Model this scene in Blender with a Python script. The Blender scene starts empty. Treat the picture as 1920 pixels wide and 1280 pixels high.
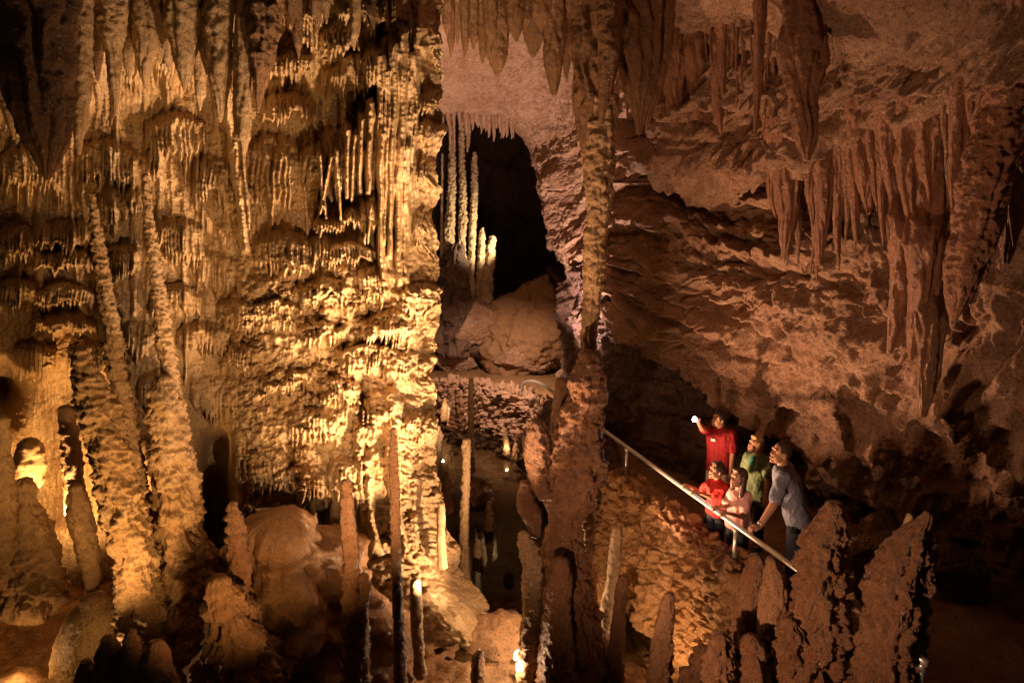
import bpy, math, random
import numpy as np
from mathutils import Vector, Matrix

random.seed(7)
C = bpy.context.scene.collection
SC = bpy.context.scene
R = math.radians

# ---------------------------------------------------------------- camera
PITCH = R(10.0); FPX = 1280.0
cam_d = bpy.data.cameras.new('camera'); cam = bpy.data.objects.new('camera', cam_d); C.objects.link(cam)
cam_d.sensor_width = 36.0; cam_d.lens = 24.0; cam_d.clip_end = 200; cam_d.clip_start = 0.05
cam.location = (0, 0, 0); cam.rotation_euler = (R(90) - PITCH, 0, 0)
SC.camera = cam
CP, SP = math.cos(PITCH), math.sin(PITCH)
def P(px, py, Y):
    """a point of the place: the photo pixel (1920x1280) it is seen at and its distance Y into the cave"""
    px = np.asarray(px, float); py = np.asarray(py, float); Y = np.asarray(Y, float)
    cx = (px - 960) / FPX; cy = (640 - py) / FPX
    k = Y / (CP + cy * SP)
    return np.stack([cx * k, Y + 0 * k, (-SP + cy * CP) * k], -1)
def mpp(py, Y):                       # metres per photo pixel there
    return Y / (CP + (640 - py) / FPX * SP) / FPX
def V(px, py, Y): return Vector(P(px, py, Y))

# ---------------------------------------------------------------- world: a cave, no sky, only a faint even fill added to lift the blacks
w = bpy.data.worlds.new('World'); SC.world = w; w.use_nodes = True
w.node_tree.nodes['Background'].inputs[0].default_value = (0.55, 0.33, 0.22, 1)
w.node_tree.nodes['Background'].inputs[1].default_value = 0.022
SC.view_settings.view_transform = 'Standard'; SC.view_settings.look = 'None'
SC.view_settings.exposure = 0.0; SC.view_settings.gamma = 1
SC.cycles.max_bounces = 5; SC.cycles.diffuse_bounces = 3; SC.cycles.glossy_bounces = 2; SC.cycles.transparent_max_bounces = 6
SC.cycles.sample_clamp_indirect = 3; SC.cycles.use_denoising = True; SC.cycles.denoising_prefilter = 'NONE'; SC.cycles.caustics_reflective = False; SC.cycles.caustics_refractive = False

# ---------------------------------------------------------------- the cave's lamps and the fill lights added among them
def spot(name, pos, aim, power, col, angle=80, blend=0.6, size=0.06):
    l = bpy.data.lights.new(name, 'SPOT'); l.energy = power; l.color = col
    l.spot_size = R(angle); l.spot_blend = blend; l.shadow_soft_size = size
    o = bpy.data.objects.new(name, l); C.objects.link(o)
    o.location = pos; d = Vector(aim) - Vector(pos)
    o.rotation_euler = d.to_track_quat('-Z', 'Y').to_euler()
    return o
def bulb(name, pos, power, col, size=0.05):
    l = bpy.data.lights.new(name, 'POINT'); l.energy = power; l.color = col; l.shadow_soft_size = size
    o = bpy.data.objects.new(name, l); C.objects.link(o); o.location = pos
    return o
WARM = (1.0, 0.61, 0.33); GOLD = (1.0, 0.51, 0.17); PINK = (1.0, 0.66, 0.52); WHITE = (1.0, 0.86, 0.62)
spot('wall_foot_lamp', (-0.02, 7.30, -4.85), V(720, 780, 9), 720, WARM, 106, 0.8)
spot('wall_upper_lamp', (-0.6, 6.7, -4.2), V(680, 600, 8.6), 1900, WARM, 84, 0.9)
spot('wall_side_lamp', (-0.2, 6.0, -2.6), V(650, 420, 8.5), 1900, WARM, 66, 1.0)
spot('wall_front_fill', (-0.1, 3.4, -2.6), V(600, 640, 8.6), 1100, WARM, 56, 0.9)  # added frontal fill that softens the black gaps between the tiers
bulb('wall_base_fill', (0.22, 7.9, -4.7), 75, WARM)  # extra point light added to brighten the flared wall base
spot('wall_left_fill', (-1.3, 4.0, -3.6), V(400, 560, 8.6), 520, GOLD, 80, 0.9)  # broad fill added from the camera side for the left wall
spot('left_sweep_lamp', (-3.5, 5.3, -3.7), V(130, 470, 8.8), 140, GOLD, 100, 0.9)
spot('niche_lamp', P(98, 1010, 7.65), V(60, 760, 8.9), 430, GOLD, 160, 0.5)
bulb('floor_ripple_lamp', (-5.3, 6.6, -4.7), 7, GOLD)
bulb('stalagmite_foot_lamp', V(190, 1240, 6.1), 8, GOLD)
spot('far_column_lamp', V(968, 470, 19.2), V(860, 430, 20.3), 420, (1.0, 0.80, 0.48), 80, 0.7)
spot('ceiling_lamp', V(1000, 760, 14.0), V(1010, 200, 15), 2300, PINK, 110, 0.9)
spot('overhang_lamp', (0.9, 8.6, -4.2), V(1680, 470, 8.2), 1250, (1.0, 0.54, 0.30), 86, 0.9)
spot('fill_lamp', (-0.35, 3.4, -3.4), V(1600, 560, 8.3), 560, (1.0, 0.53, 0.30), 100, 0.9)  # general fill added from beside the camera, not a lamp of the cave
spot('column_fill', (-0.5, 6.3, -3.9), V(1112, 400, 7.7), 900, (1.0, 0.54, 0.28), 36, 0.8)  # narrow spot added only to brighten the central column
spot('pool_bed_fill', V(1000, 600, 14.5), V(925, 930, 12), 90, (1.0, 0.86, 0.66), 60, 0.9)  # added light in mid-air, lifts the dark pool bed
spot('masonry_lamp', (1.5, 7.0, -5.2), V(1270, 1010, 8.8), 105, (1.0, 0.54, 0.24), 130, 0.9)
bulb('column_foot_lamp', (0.95, 7.9, -4.3), 14, GOLD)
bulb('cluster_foot_lamp', (0.02, 6.8, -4.85), 14, WARM, 0.03)
spot('walkway_lamp', V(930, 560, 16.0), V(930, 760, 18), 800, (1.0, 0.64, 0.42), 110, 0.8)
spot('path_lamp', (0.35, 5.2, -3.9), V(1400, 870, 9), 30, (1.0, 0.55, 0.36), 42, 0.8)
bulb('pool_rim_lamp', V(829, 772, 17.0), 10, WARM, 0.03)
bulb('pool_stone_lamp', V(950, 840, 15.3), 5, WARM, 0.03)

# ---------------------------------------------------------------- noise in numpy
_rng = np.random.default_rng(11)
_perm = np.concatenate([_rng.permutation(256)] * 3)
_g = _rng.normal(size=(256, 3)); _g /= np.linalg.norm(_g, axis=1)[:, None]; _g = _g.astype(np.float32)
def perlin(x, y, z=0.0, seed=0):
    x, y, z = np.broadcast_arrays(np.asarray(x, np.float32) + seed * 17.3, np.asarray(y, np.float32) + seed * 5.1, np.asarray(z, np.float32) + seed * 9.7)
    sh = x.shape; x = x.ravel(); y = y.ravel(); z = z.ravel()
    xi = np.floor(x); yi = np.floor(y); zi = np.floor(z)
    fx = x - xi; fy = y - yi; fz = z - zi
    X = xi.astype(np.int32) & 255; Y = yi.astype(np.int32) & 255; Z = zi.astype(np.int32) & 255
    f = lambda t: t * t * t * (t * (t * 6 - 15) + 10)
    u, v, q = f(fx), f(fy), f(fz)
    def gr(dx, dy, dz):
        h = _perm[_perm[_perm[X + dx] + Y + dy] + Z + dz]; g = _g[h]
        return g[:, 0] * (fx - dx) + g[:, 1] * (fy - dy) + g[:, 2] * (fz - dz)
    a = gr(0,0,0); a += u * (gr(1,0,0) - a); b = gr(0,1,0); b += u * (gr(1,1,0) - b); a += v * (b - a)
    c = gr(0,0,1); c += u * (gr(1,0,1) - c); d = gr(0,1,1); d += u * (gr(1,1,1) - d); c += v * (d - c)
    return ((a + q * (c - a)) * 1.5).reshape(sh)
def fbm(x, y, z=0.0, o=4, seed=0, gain=0.5):
    t = 0; a = 1.0; k = 1.0
    for i in range(o):
        t = t + a * perlin(x * k, y * k, z * k, seed + i * 3); a *= gain; k *= 2.03
    return t
def ridged(x, y, z=0.0, o=4, seed=0, gain=0.5):
    t = 0; a = 1.0; k = 1.0
    for i in range(o):
        t = t + a * (1 - 2 * np.abs(perlin(x * k, y * k, z * k, seed + i * 3))); a *= gain; k *= 2.03
    return t
def worley(x, y, seed=0, jit=0.9):
    """F1, F2 and the cell's random number, in two dimensions"""
    x = np.asarray(x, np.float32); y = np.asarray(y, np.float32)
    xi = np.floor(x).astype(np.int32); yi = np.floor(y).astype(np.int32)
    f1 = np.full(x.shape, 9.0, np.float32); f2 = f1.copy(); cid = np.zeros(x.shape, np.float32)
    for dx in (-1, 0, 1):
        for dy in (-1, 0, 1):
            h = _perm[_perm[(xi + dx + seed * 13) & 255] + ((yi + dy + seed * 7) & 255)]
            h2 = _perm[h + 91]
            ox = (h / 255.0 - 0.5) * jit + 0.5; oy = (h2 / 255.0 - 0.5) * jit + 0.5
            d = np.hypot(xi + dx + ox - x, yi + dy + oy - y).astype(np.float32)
            new = d < f1
            f2 = np.where(new, f1, np.minimum(f2, d)); cid = np.where(new, h / 255.0, cid); f1 = np.where(new, d, f1)
    return f1, f2, cid
def sstep(a, b, x):
    t = np.clip((x - a) / (b - a), 0, 1); return t * t * (3 - 2 * t)
def crom(ctrl, u):
    """Catmull-Rom through the rows of ctrl at the (fractional) row numbers u"""
    ctrl = np.asarray(ctrl, float); n = len(ctrl); u = np.clip(u, 0, n - 1 - 1e-6)
    i = np.floor(u).astype(int); t = (u - i).reshape((-1,) + (1,) * (ctrl.ndim - 1))
    e = np.concatenate([[2 * ctrl[0] - ctrl[1]], ctrl, [2 * ctrl[-1] - ctrl[-2]]])
    p0, p1, p2, p3 = e[i], e[i + 1], e[i + 2], e[i + 3]
    return 0.5 * (2 * p1 + (p2 - p0) * t + (2 * p0 - 5 * p1 + 4 * p2 - p3) * t ** 2 + (3 * p1 - p0 - 3 * p2 + p3) * t ** 3)

# ---------------------------------------------------------------- mesh helpers
def tag(o, label=None, cat=None, group=None, kind=None):
    for k, v in (('label', label), ('category', cat), ('group', group), ('kind', kind)):
        if v: o[k] = v
    return o
def mesh_np(name, verts, quads, mat, parent=None, origin=None, tris=None, smooth=True):
    verts = np.asarray(verts, np.float32).reshape(-1, 3)
    if origin is not None: verts = verts - np.asarray(origin, np.float32)
    me = bpy.data.meshes.new(name)
    quads = np.asarray(quads, np.int32).reshape(-1, 4)
    loops = quads.ravel(); starts = np.arange(len(quads)) * 4
    if tris is not None and len(tris):
        tris = np.asarray(tris, np.int32).reshape(-1, 3)
        starts = np.concatenate([starts, len(loops) + np.arange(len(tris)) * 3]); loops = np.concatenate([loops, tris.ravel()])
    me.vertices.add(len(verts)); me.vertices.foreach_set('co', verts.ravel())
    me.loops.add(len(loops)); me.loops.foreach_set('vertex_index', loops.astype(np.int32))
    me.polygons.add(len(starts)); me.polygons.foreach_set('loop_start', starts.astype(np.int32))
    me.update(calc_edges=True); me.validate()
    if smooth: me.shade_smooth()
    me.materials.append(mat)
    o = bpy.data.objects.new(name, me); C.objects.link(o)
    if origin is not None: o.location = origin
    if parent is not None: o.parent = parent
    return o
def grid_quads(nr, nc, wrap=False):
    r = np.arange(nr - 1)[:, None]; c = np.arange(nc if wrap else nc - 1)[None, :]
    c2 = (c + 1) % nc
    return np.stack([r * nc + c, (r + 1) * nc + c, (r + 1) * nc + c2, r * nc + c2], -1).reshape(-1, 4)
def grid_normals(p):
    du = np.gradient(p, axis=1); dv = np.gradient(p, axis=0)
    n = np.cross(du, dv); n /= np.linalg.norm(n, axis=-1, keepdims=True) + 1e-12
    return n

# ---------------------------------------------------------------- materials
def rock(name, base, light, dark, scale=1.0, rough=(0.35, 0.75), bump=0.6, wet=0.5, stretch=(1, 1, 0.5)):
    m = bpy.data.materials.new(name); m.use_nodes = True; nt = m.node_tree; N = nt.nodes; L = nt.links
    b = N['Principled BSDF']
    tc = N.new('ShaderNodeTexCoord'); mp = N.new('ShaderNodeMapping'); mp.inputs['Scale'].default_value = stretch
    L.new(tc.outputs['Object'], mp.inputs['Vector'])
    def noise(s, d=6, r=0.6, vec=None, dist=0.0):
        n = N.new('ShaderNodeTexNoise'); n.inputs['Scale'].default_value = s * scale; n.inputs['Detail'].default_value = d
        n.inputs['Roughness'].default_value = r; n.inputs['Distortion'].default_value = dist
        L.new((vec or mp.outputs['Vector']), n.inputs['Vector']); return n.outputs['Fac']
    def ramp(f, stops):
        r = N.new('ShaderNodeValToRGB'); L.new(f, r.inputs['Fac']); e = r.color_ramp.elements
        while len(e) < len(stops): e.new(0.5)
        for k, (p, c) in enumerate(stops): e[k].position = p; e[k].color = (*c, 1) if len(c) == 3 else (c[0],) * 3 + (1,)
        return r.outputs['Color']
    c1 = ramp(noise(1.7, 8, 0.65, dist=0.6), [(0.30, dark), (0.48, base), (0.70, light)])
    c2 = ramp(noise(9, 8, 0.7), [(0.34, tuple(0.66 * x for x in base)), (0.5, base), (0.66, light)])
    mx = N.new('ShaderNodeMix'); mx.data_type = 'RGBA'; mx.inputs[0].default_value = 0.5
    L.new(c1, mx.inputs[6]); L.new(c2, mx.inputs[7])
    # small dark pits and stains
    pit = ramp(noise(38, 4, 0.6, tc.outputs['Object']), [(0.36, (0.30, 0.27, 0.25)), (0.47, (1, 1, 1))])
    mu = N.new('ShaderNodeMix'); mu.data_type = 'RGBA'; mu.blend_type = 'MULTIPLY'; mu.inputs[0].default_value = 0.8
    L.new(mx.outputs[2], mu.inputs[6]); L.new(pit, mu.inputs[7])
    L.new(mu.outputs[2], b.inputs['Base Color'])
    rr = N.new('ShaderNodeMapRange'); L.new(noise(3.1, 5, 0.6), rr.inputs[0])
    rr.inputs[1].default_value = 0.35; rr.inputs[2].default_value = 0.62; rr.inputs[3].default_value = rough[0]; rr.inputs[4].default_value = rough[1]
    L.new(rr.outputs[0], b.inputs['Roughness']); b.inputs['Specular IOR Level'].default_value = wet
    f1 = noise(26, 8, 0.7, tc.outputs['Object']); f2 = noise(90, 4, 0.6, tc.outputs['Object'])
    ad = N.new('ShaderNodeMath'); ad.operation = 'MULTIPLY_ADD'; L.new(f2, ad.inputs[0]); ad.inputs[1].default_value = 0.35; L.new(f1, ad.inputs[2])
    bp = N.new('ShaderNodeBump'); bp.inputs['Strength'].default_value = bump; bp.inputs['Distance'].default_value = 0.06
    L.new(ad.outputs[0], bp.inputs['Height']); L.new(bp.outputs['Normal'], b.inputs['Normal'])
    return m
def plain(name, col, rough=0.6, metal=0.0, emit=None, es=0, spec=0.4, var=0.15, sc=30):
    m = bpy.data.materials.new(name); m.use_nodes = True; nt = m.node_tree; N = nt.nodes; L = nt.links
    b = N['Principled BSDF']; b.inputs['Roughness'].default_value = rough; b.inputs['Metallic'].default_value = metal
    b.inputs['Specular IOR Level'].default_value = spec
    tc = N.new('ShaderNodeTexCoord'); n = N.new('ShaderNodeTexNoise'); n.inputs['Scale'].default_value = sc; n.inputs['Detail'].default_value = 5
    L.new(tc.outputs['Object'], n.inputs['Vector'])
    r = N.new('ShaderNodeValToRGB'); L.new(n.outputs['Fac'], r.inputs['Fac'])
    r.color_ramp.elements[0].position = 0.3; r.color_ramp.elements[0].color = (*[c * (1 - var) for c in col], 1)
    r.color_ramp.elements[1].position = 0.7; r.color_ramp.elements[1].color = (*[min(1, c * (1 + var)) for c in col], 1)
    L.new(r.outputs['Color'], b.inputs['Base Color'])
    if emit: b.inputs['Emission Color'].default_value = (*emit, 1); b.inputs['Emission Strength'].default_value = es
    return m
M = {}
M['flow'] = rock('ochre_flowstone', (0.47, 0.32, 0.165), (0.64, 0.51, 0.33), (0.31, 0.18, 0.08), 1.0, (0.3, 0.7), 0.6, 0.5)
M['drip'] = rock('ochre_dripstone', (0.44, 0.29, 0.15), (0.56, 0.42, 0.26), (0.34, 0.20, 0.09), 1.6, (0.28, 0.6), 0.5, 0.5)
M['brown'] = rock('brown_dripstone', (0.28, 0.15, 0.07), (0.36, 0.21, 0.11), (0.20, 0.10, 0.045), 1.6, (0.22, 0.5), 0.6, 0.6)
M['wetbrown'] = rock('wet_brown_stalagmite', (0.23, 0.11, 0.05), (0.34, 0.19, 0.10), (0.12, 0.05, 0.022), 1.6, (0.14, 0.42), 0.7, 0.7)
M['pink'] = rock('pinkish_limestone', (0.39, 0.225, 0.14), (0.58, 0.41, 0.30), (0.15, 0.075, 0.045), 0.9, (0.40, 0.85), 1.0, 0.4, (1, 1, 1.6))
M['redbrown'] = rock('red_brown_dripstone', (0.30, 0.135, 0.07), (0.42, 0.22, 0.13), (0.15, 0.06, 0.03), 1.6, (0.2, 0.5), 0.6, 0.6)
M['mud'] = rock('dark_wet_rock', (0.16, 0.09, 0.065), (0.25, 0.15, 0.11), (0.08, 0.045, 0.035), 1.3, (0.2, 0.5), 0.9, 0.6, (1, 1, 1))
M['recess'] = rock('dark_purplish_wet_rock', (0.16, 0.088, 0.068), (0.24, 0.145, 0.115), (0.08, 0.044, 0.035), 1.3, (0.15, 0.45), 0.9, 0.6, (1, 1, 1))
M['floor'] = rock('brown_cave_floor', (0.30, 0.17, 0.08), (0.42, 0.27, 0.15), (0.15, 0.08, 0.035), 0.9, (0.3, 0.7), 0.6, 0.5, (1, 1, 1))
M['mason'] = rock('ochre_masonry', (0.36, 0.19, 0.08), (0.50, 0.32, 0.16), (0.16, 0.08, 0.035), 1.6, (0.25, 0.6), 0.6, 0.5, (1, 1, 1))
M['rubble'] = rock('pink_rubble', (0.44, 0.27, 0.18), (0.55, 0.38, 0.29), (0.24, 0.12, 0.08), 2.2, (0.5, 0.85), 0.6, 0.3, (1, 1, 1))
M['pale'] = rock('pale_column_stone', (0.52, 0.36, 0.21), (0.68, 0.53, 0.35), (0.26, 0.14, 0.09), 1.0, (0.35, 0.7), 0.6, 0.45)
M['steel'] = plain('brushed_steel', (0.66, 0.64, 0.60), 0.34, 0.75, var=0.06)
m = bpy.data.materials.new('pool_water'); m.use_nodes = True; nt = m.node_tree; nt.nodes.clear()
_o = nt.nodes.new('ShaderNodeOutputMaterial'); _g1 = nt.nodes.new('ShaderNodeBsdfGlossy'); _t = nt.nodes.new('ShaderNodeBsdfTransparent')
_f = nt.nodes.new('ShaderNodeFresnel'); _mx = nt.nodes.new('ShaderNodeMixShader'); _n = nt.nodes.new('ShaderNodeTexNoise'); _b = nt.nodes.new('ShaderNodeBump')
_g1.inputs['Roughness'].default_value = 0.04; _t.inputs['Color'].default_value = (0.55, 0.54, 0.46, 1); _f.inputs['IOR'].default_value = 1.33
_n.inputs['Scale'].default_value = 3; _b.inputs['Strength'].default_value = 0.04; _b.inputs['Distance'].default_value = 0.05
nt.links.new(_n.outputs['Fac'], _b.inputs['Height']); nt.links.new(_b.outputs['Normal'], _g1.inputs['Normal']); nt.links.new(_b.outputs['Normal'], _f.inputs['Normal'])
nt.links.new(_f.outputs[0], _mx.inputs[0]); nt.links.new(_t.outputs[0], _mx.inputs[1]); nt.links.new(_g1.outputs[0], _mx.inputs[2]); nt.links.new(_mx.outputs[0], _o.inputs[0])
M['water'] = m

# ================================================================ THE SETTING
# ---------------------------------------------------------------- left flowstone wall
def left_wall():
    st = 1.7
    q = np.arange(-330, 822 + st, st); yy = np.arange(-120, 1330, st)
    Q, Yp = np.meshgrid(q, yy)
    H = np.zeros_like(Q); rnd = np.random.default_rng(5)
    def win(x0, x1, y0, y1):
        a = np.searchsorted(q, x0); b = np.searchsorted(q, x1); c = np.searchsorted(yy, y0); d = np.searchsorted(yy, y1)
        return slice(max(c, 0), max(d, 0)), slice(max(a, 0), max(b, 0))
    def tier(F, cx, y0, w_, L, a, fl=7.0, seed=0, cap=0.35, flamp=0.33):
        s = win(cx - w_, cx + w_, y0 - 8, y0 + L * 1.5 + w_ * cap + 10)
        X = Q[s]; Z = Yp[s]
        if X.size == 0: return
        wob = 5 * perlin(Z / 40, seed * 3.1, 0, 3)
        u = np.clip((X + wob - cx) / w_, -1, 1)
        x1 = X[0]
        ph = x1 / fl + 1.3 * perlin(x1 / (fl * 3.1), seed * 1.7, 0, 2)
        tooth = 1 - np.abs(2 * (ph - np.floor(ph)) - 1)                 # 0 between teeth, 1 at a tooth
        tl = rnd.random(4000)[(np.floor(ph).astype(int) + 900 + seed * 7) % 4000]
        Lx = L * (0.62 + 0.30 * perlin(x1 / 31, seed, 0, 1) + 0.38 * tl * tooth ** 0.7)
        top = y0 + cap * w_ * u ** 2 + 5 * perlin(X / 17, Z / 17, seed, 4)
        v = (Z - top) / np.maximum(Lx[None, :] * (1 - 0.35 * u ** 2), 4)
        vk = 0.25 + 0.45 * ((seed * 0.618) % 1); dome = (1 - (1 - np.clip(v / vk, 0, 1)) ** 1.8) * (0.75 + 0.25 * np.clip(v, 0, 1))
        fall = 1 - sstep(0.86, 1.0, v)
        body = dome * fall
        side = np.sqrt(np.clip(1 - u ** 2, 0, 1)) ** 0.8
        ph2 = (X + wob) / fl + 1.3 * perlin(X / (fl * 3.1), seed * 1.7, 0, 2)
        t2 = 1 - np.abs(2 * (ph2 - np.floor(ph2)) - 1)
        flu = 1 - flamp * sstep(0.08, 0.45, v) * (1 - np.sqrt(np.clip(t2, 0, 1)))
        h = a * side * body * flu
        h[v < 0] = 0
        F[s] = np.maximum(F[s], h)
    def rib(F, x0, ya, x1, yb, r, a, seed=0):
        s = win(min(x0, x1) - 2 * r, max(x0, x1) + 2 * r, ya - 20, yb + 20)
        X = Q[s]; Z = Yp[s]; t = np.clip((Z - ya) / (yb - ya), 0, 1)
        c = x0 + (x1 - x0) * t + 3 * perlin(Z / 45, seed, 0, 5)
        rr = r * (1 + 0.25 * perlin(Z / 30, seed, 0, 6)) * (1 - 0.45 * t)
        u = np.clip((X - c) / rr, -1, 1)
        e = sstep(ya - 15, ya + 5, Z) * (1 - sstep(yb - 12, yb, Z))
        F[s] = np.maximum(F[s], a * np.sqrt(1 - u ** 2) * e)
    big = [(575,-6,34,110,.30),(545,95,48,75,.34),(540,172,52,82,.36),(510,250,52,180,.36),(590,272,32,105,.38),(640,235,36,155,.42),
           (695,362,20,110,.50),(662,384,22,62,.52),(617,404,32,46,.50),(535,432,56,105,.34),(600,440,30,90,.36),(702,495,30,95,.44),(655,450,46,54,.46),
           (795,168,38,58,.30),(795,226,38,60,.30),(790,285,38,115,.30),(805,388,28,118,.36),(790,530,42,95,.36),(730,578,54,85,.40),
           (700,88,58,125,.34),(640,32,40,120,.30),(745,58,42,210,.30),(790,28,34,125,.28),(690,-20,60,100,.26),(640,120,40,90,.22),
           (700,640,62,70,.42),(770,655,44,66,.42),(545,690,50,60,.30),(500,835,44,110,.40),(570,868,44,90,.40),(650,850,34,120,.40),(720,730,40,120,.40),
           (600,600,44,60,.36),(520,560,50,60,.30),(610,520,46,60,.36),(640,700,40,80,.36),(790,760,36,90,.36),(590,760,50,90,.34),
           (330,208,58,140,.26),(395,288,34,150,.28),(330,408,54,115,.28),(120,408,64,74,.28),(125,464,62,56,.30),(230,458,34,95,.28),(30,418,38,86,.30),
           (25,518,42,86,.28),(120,528,58,66,.28),(120,582,64,60,.28),(330,530,50,80,.26),(225,348,44,80,.22),(60,270,60,140,.20),(200,260,60,120,.20),
           (400,470,40,100,.24),(380,600,50,90,.26),(250,600,46,100,.26),(170,640,44,90,.24),(60,640,46,100,.26),(400,700,44,100,.26),(300,690,40,100,.24),
           (440,560,36,90,.28),(455,640,40,80,.28),(90,120,80,160,.2),(300,60,80,140,.2),(450,60,50,150,.24),(460,330,36,130,.26),(-80,300,80,150,.3),(-100,500,90,150,.3),(-200,400,90,200,.3)]
    B = np.zeros_like(Q)
    for k, (cx, y0, w_, L, a) in enumerate(big): tier(B, cx, y0, w_, L, a, 6.5 + 3.5 * rnd.random(), k + 1)
    for k, (x0, ya, x1, yb, r, a) in enumerate([(712,100,718,545,13,.40),(735,80,732,490,11,.36),(752,60,748,545,13,.34),(770,100,768,450,10,.30),(690,190,690,372,11,.46),
            (676,220,676,370,9,.48),(725,130,722,470,9,.36),(764,150,760,560,10,.26),(425,150,462,480,17,.40),(446,210,470,440,11,.34),(652,240,650,380,8,.5),(664,250,660,385,7,.5),
            (600,285,612,420,6,.46),(622,290,600,410,6,.48),(632,280,640,420,6,.5),(740,735,735,1050,16,.3),(690,860,690,1040,14,.34),(675,800,680,990,12,.3)]):
        rib(B, x0, ya, x1, yb, r, a, k)
    S = np.zeros_like(Q)
    for k in range(480):                                                # the many small draperies between
        cx = rnd.uniform(-300, 830); y0 = rnd.uniform(-100, 1000); w_ = rnd.uniform(9, 22) if rnd.random() < .6 else rnd.uniform(20, 46); L = w_ * rnd.uniform(0.8, 3.6)
        if cx > 640 and 40 < y0 < 500 and rnd.random() < 0.93: continue
        if 560 < cx < 760 and y0 > 900: continue
        tier(S, cx, y0, w_, L, rnd.uniform(0.05, 0.17) * (1.25 if cx > 430 and y0 > 470 else 1), rnd.uniform(4.5, 8), k + 100, 0.6)
    for k in range(130):                                                # long hanging ribs and half columns
        x0 = rnd.uniform(-300, 700); ya = rnd.uniform(-110, 560); ln = rnd.uniform(50, 240)
        rib(S, x0, ya, x0 + rnd.uniform(-8, 12), ya + ln, rnd.uniform(4, 13), rnd.uniform(.08, .26), k + 40)
    for k in range(26):
        x0 = rnd.uniform(690, 815); ya = rnd.uniform(-110, 330); ln = rnd.uniform(120, 330)
        rib(S, x0, ya, x0 + rnd.uniform(-6, 6), ya + ln, rnd.uniform(5, 11), rnd.uniform(.12, .34), k + 240)
    lump = sstep(430, 560, Yp) * sstep(380, 480, Q)
    n1 = fbm(Q / 260, Yp / 260, 0, 3, 1)
    f1, f2, _ = worley(Q / 21 + 0.9 * fbm(Q / 26, Yp / 26, 0, 3, 8), Yp / 19 + 0.9 * fbm(Q / 26, Yp / 26, 3, 3, 9), 1)
    g1, g2, _ = worley(Q / 9, Yp / 8, 2)
    h1, h2, _ = worley(Q / 46 + 0.7 * fbm(Q / 50, Yp / 50, 0, 3, 24), Yp / 38 + 0.7 * fbm(Q / 50, Yp / 50, 3, 3, 25), 4)
    H = (1.5 - 0.35 * lump) * B + (0.55 - 0.2 * lump) * S + 0.20 * n1 + 0.26 * lump * np.sqrt(np.clip(1 - h1 * 1.15, 0, 1))
    H += 0.055 * (0.35 + lump) * fbm(Q / 34, Yp / 30, 0, 4, 4, 0.55)
    H += 0.12 * lump * np.sqrt(np.clip(1 - f1 * 1.2, 0, 1)) - 0.06 * lump * np.clip(1 - (f2 - f1) * 3, 0, 1) * sstep(-.2, .4, fbm(Q / 50, Yp / 50, 0, 2, 12))
    H += 0.026 * np.sqrt(np.clip(1 - g1 * 1.25, 0, 1)) * (0.4 + lump)
    up = 1 - sstep(430, 620, Yp)
    H += 0.026 * up * ridged(Q / 13 + 0.7 * perlin(Q / 40, Yp / 60, 0, 18), Yp / 210, 0, 3, 17)
    H += 0.012 * fbm(Q / 3.6, Yp / 30, 0, 3, 15) * (1 - 0.6 * lump) + 0.020 * fbm(Q / 9, Yp / 8, 0, 3, 16)
    # the wall's large form
    Y0 = 8.9 + 0 * Q
    Y0 -= 1.1 * sstep(260, -60, Yp) * sstep(640, 420, Q)                # leans out under the ceiling, upper left
    Y0 -= 0.35 * sstep(350, -60, Yp)
    Y0 += 0.9 * sstep(720, 822, Q) ** 2
    Y0 -= 0.35 * np.exp(-((Q - 610) / 130) ** 2) * sstep(980, 700, Yp)
    Y0 += 0.5 * np.exp(-((Q - 410) / 45) ** 2) * sstep(420, 560, Yp)    # the dark vertical crease
    Y0 += 1.2 * np.exp(-((Q - 545) / 85) ** 2) * sstep(930, 985, Yp + 0.25 * np.abs(Q - 560) + 22 * perlin(Q / 26, 0.0, 0, 13))       # hollow behind the mound
    Y0 += 0.9 * np.exp(-((Q - 405) / 26) ** 4) * sstep(795, 840, Yp)
    Y0 += 1.6 * np.exp(-(((Q - 5) / 34) ** 2 + ((Yp - 725) / 55) ** 2))               # dark hole at the left
    Y0 -= 0.7 * sstep(930, 1200, Yp) * sstep(600, 760, Q)               # foot swells out
    Y0 += 0.55 * np.exp(-((Q - 75) / 70) ** 2) * sstep(660, 760, Yp) * (1 - sstep(960, 1000, Yp))
    damp = 1 - 0.5 * sstep(1010, 1110, Yp) * sstep(560, 700, Q)
    D = Y0 - H * damp
    ey = np.array([-120,0,100,200,300,400,480,560,620,700,760,850,940,1000,1060,1110,1165,1200,1330])
    ex = np.array([828,828,826,830,822,820,818,828,822,808,820,818,828,840,866,897,940,965,1020])
    edge = np.interp(yy, ey, ex)
    PX = Q + ((edge - 822)[:, None]) * sstep(560, 822, Q) + (17 * fbm(Q / 55, Yp / 55, 0, 3, 20) + 4 * fbm(Q / 12, Yp / 12, 0, 2, 23)) * sstep(765, 822, Q)
    pts = P(PX, Yp, D)
    # round the corner and back into the cave
    last = pts[:, -1]; cols = []
    for j in range(1, 46):
        t = j / 45; dy = 8.0 * t ** 1.4
        c = last.copy(); c[:, 1] += dy + 0.1 * t * fbm(yy / 60, j * 0.3, 0, 3, 21); c[:, 0] += last[:, 0] / last[:, 1] * dy - 0.35 * t - np.maximum(edge - 822, 0) * 0.0072 * sstep(0, 0.10, t) * 1.15 - 0.08 * np.sin(t * 3)
        c[:, 0] -= 0.12 * np.abs(fbm(yy / 40, j * 0.35, 0, 3, 22)) * min(1, t * 6)
        cols.append(c)
    pts = np.concatenate([pts, np.stack(cols, 1)], 1)
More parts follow.
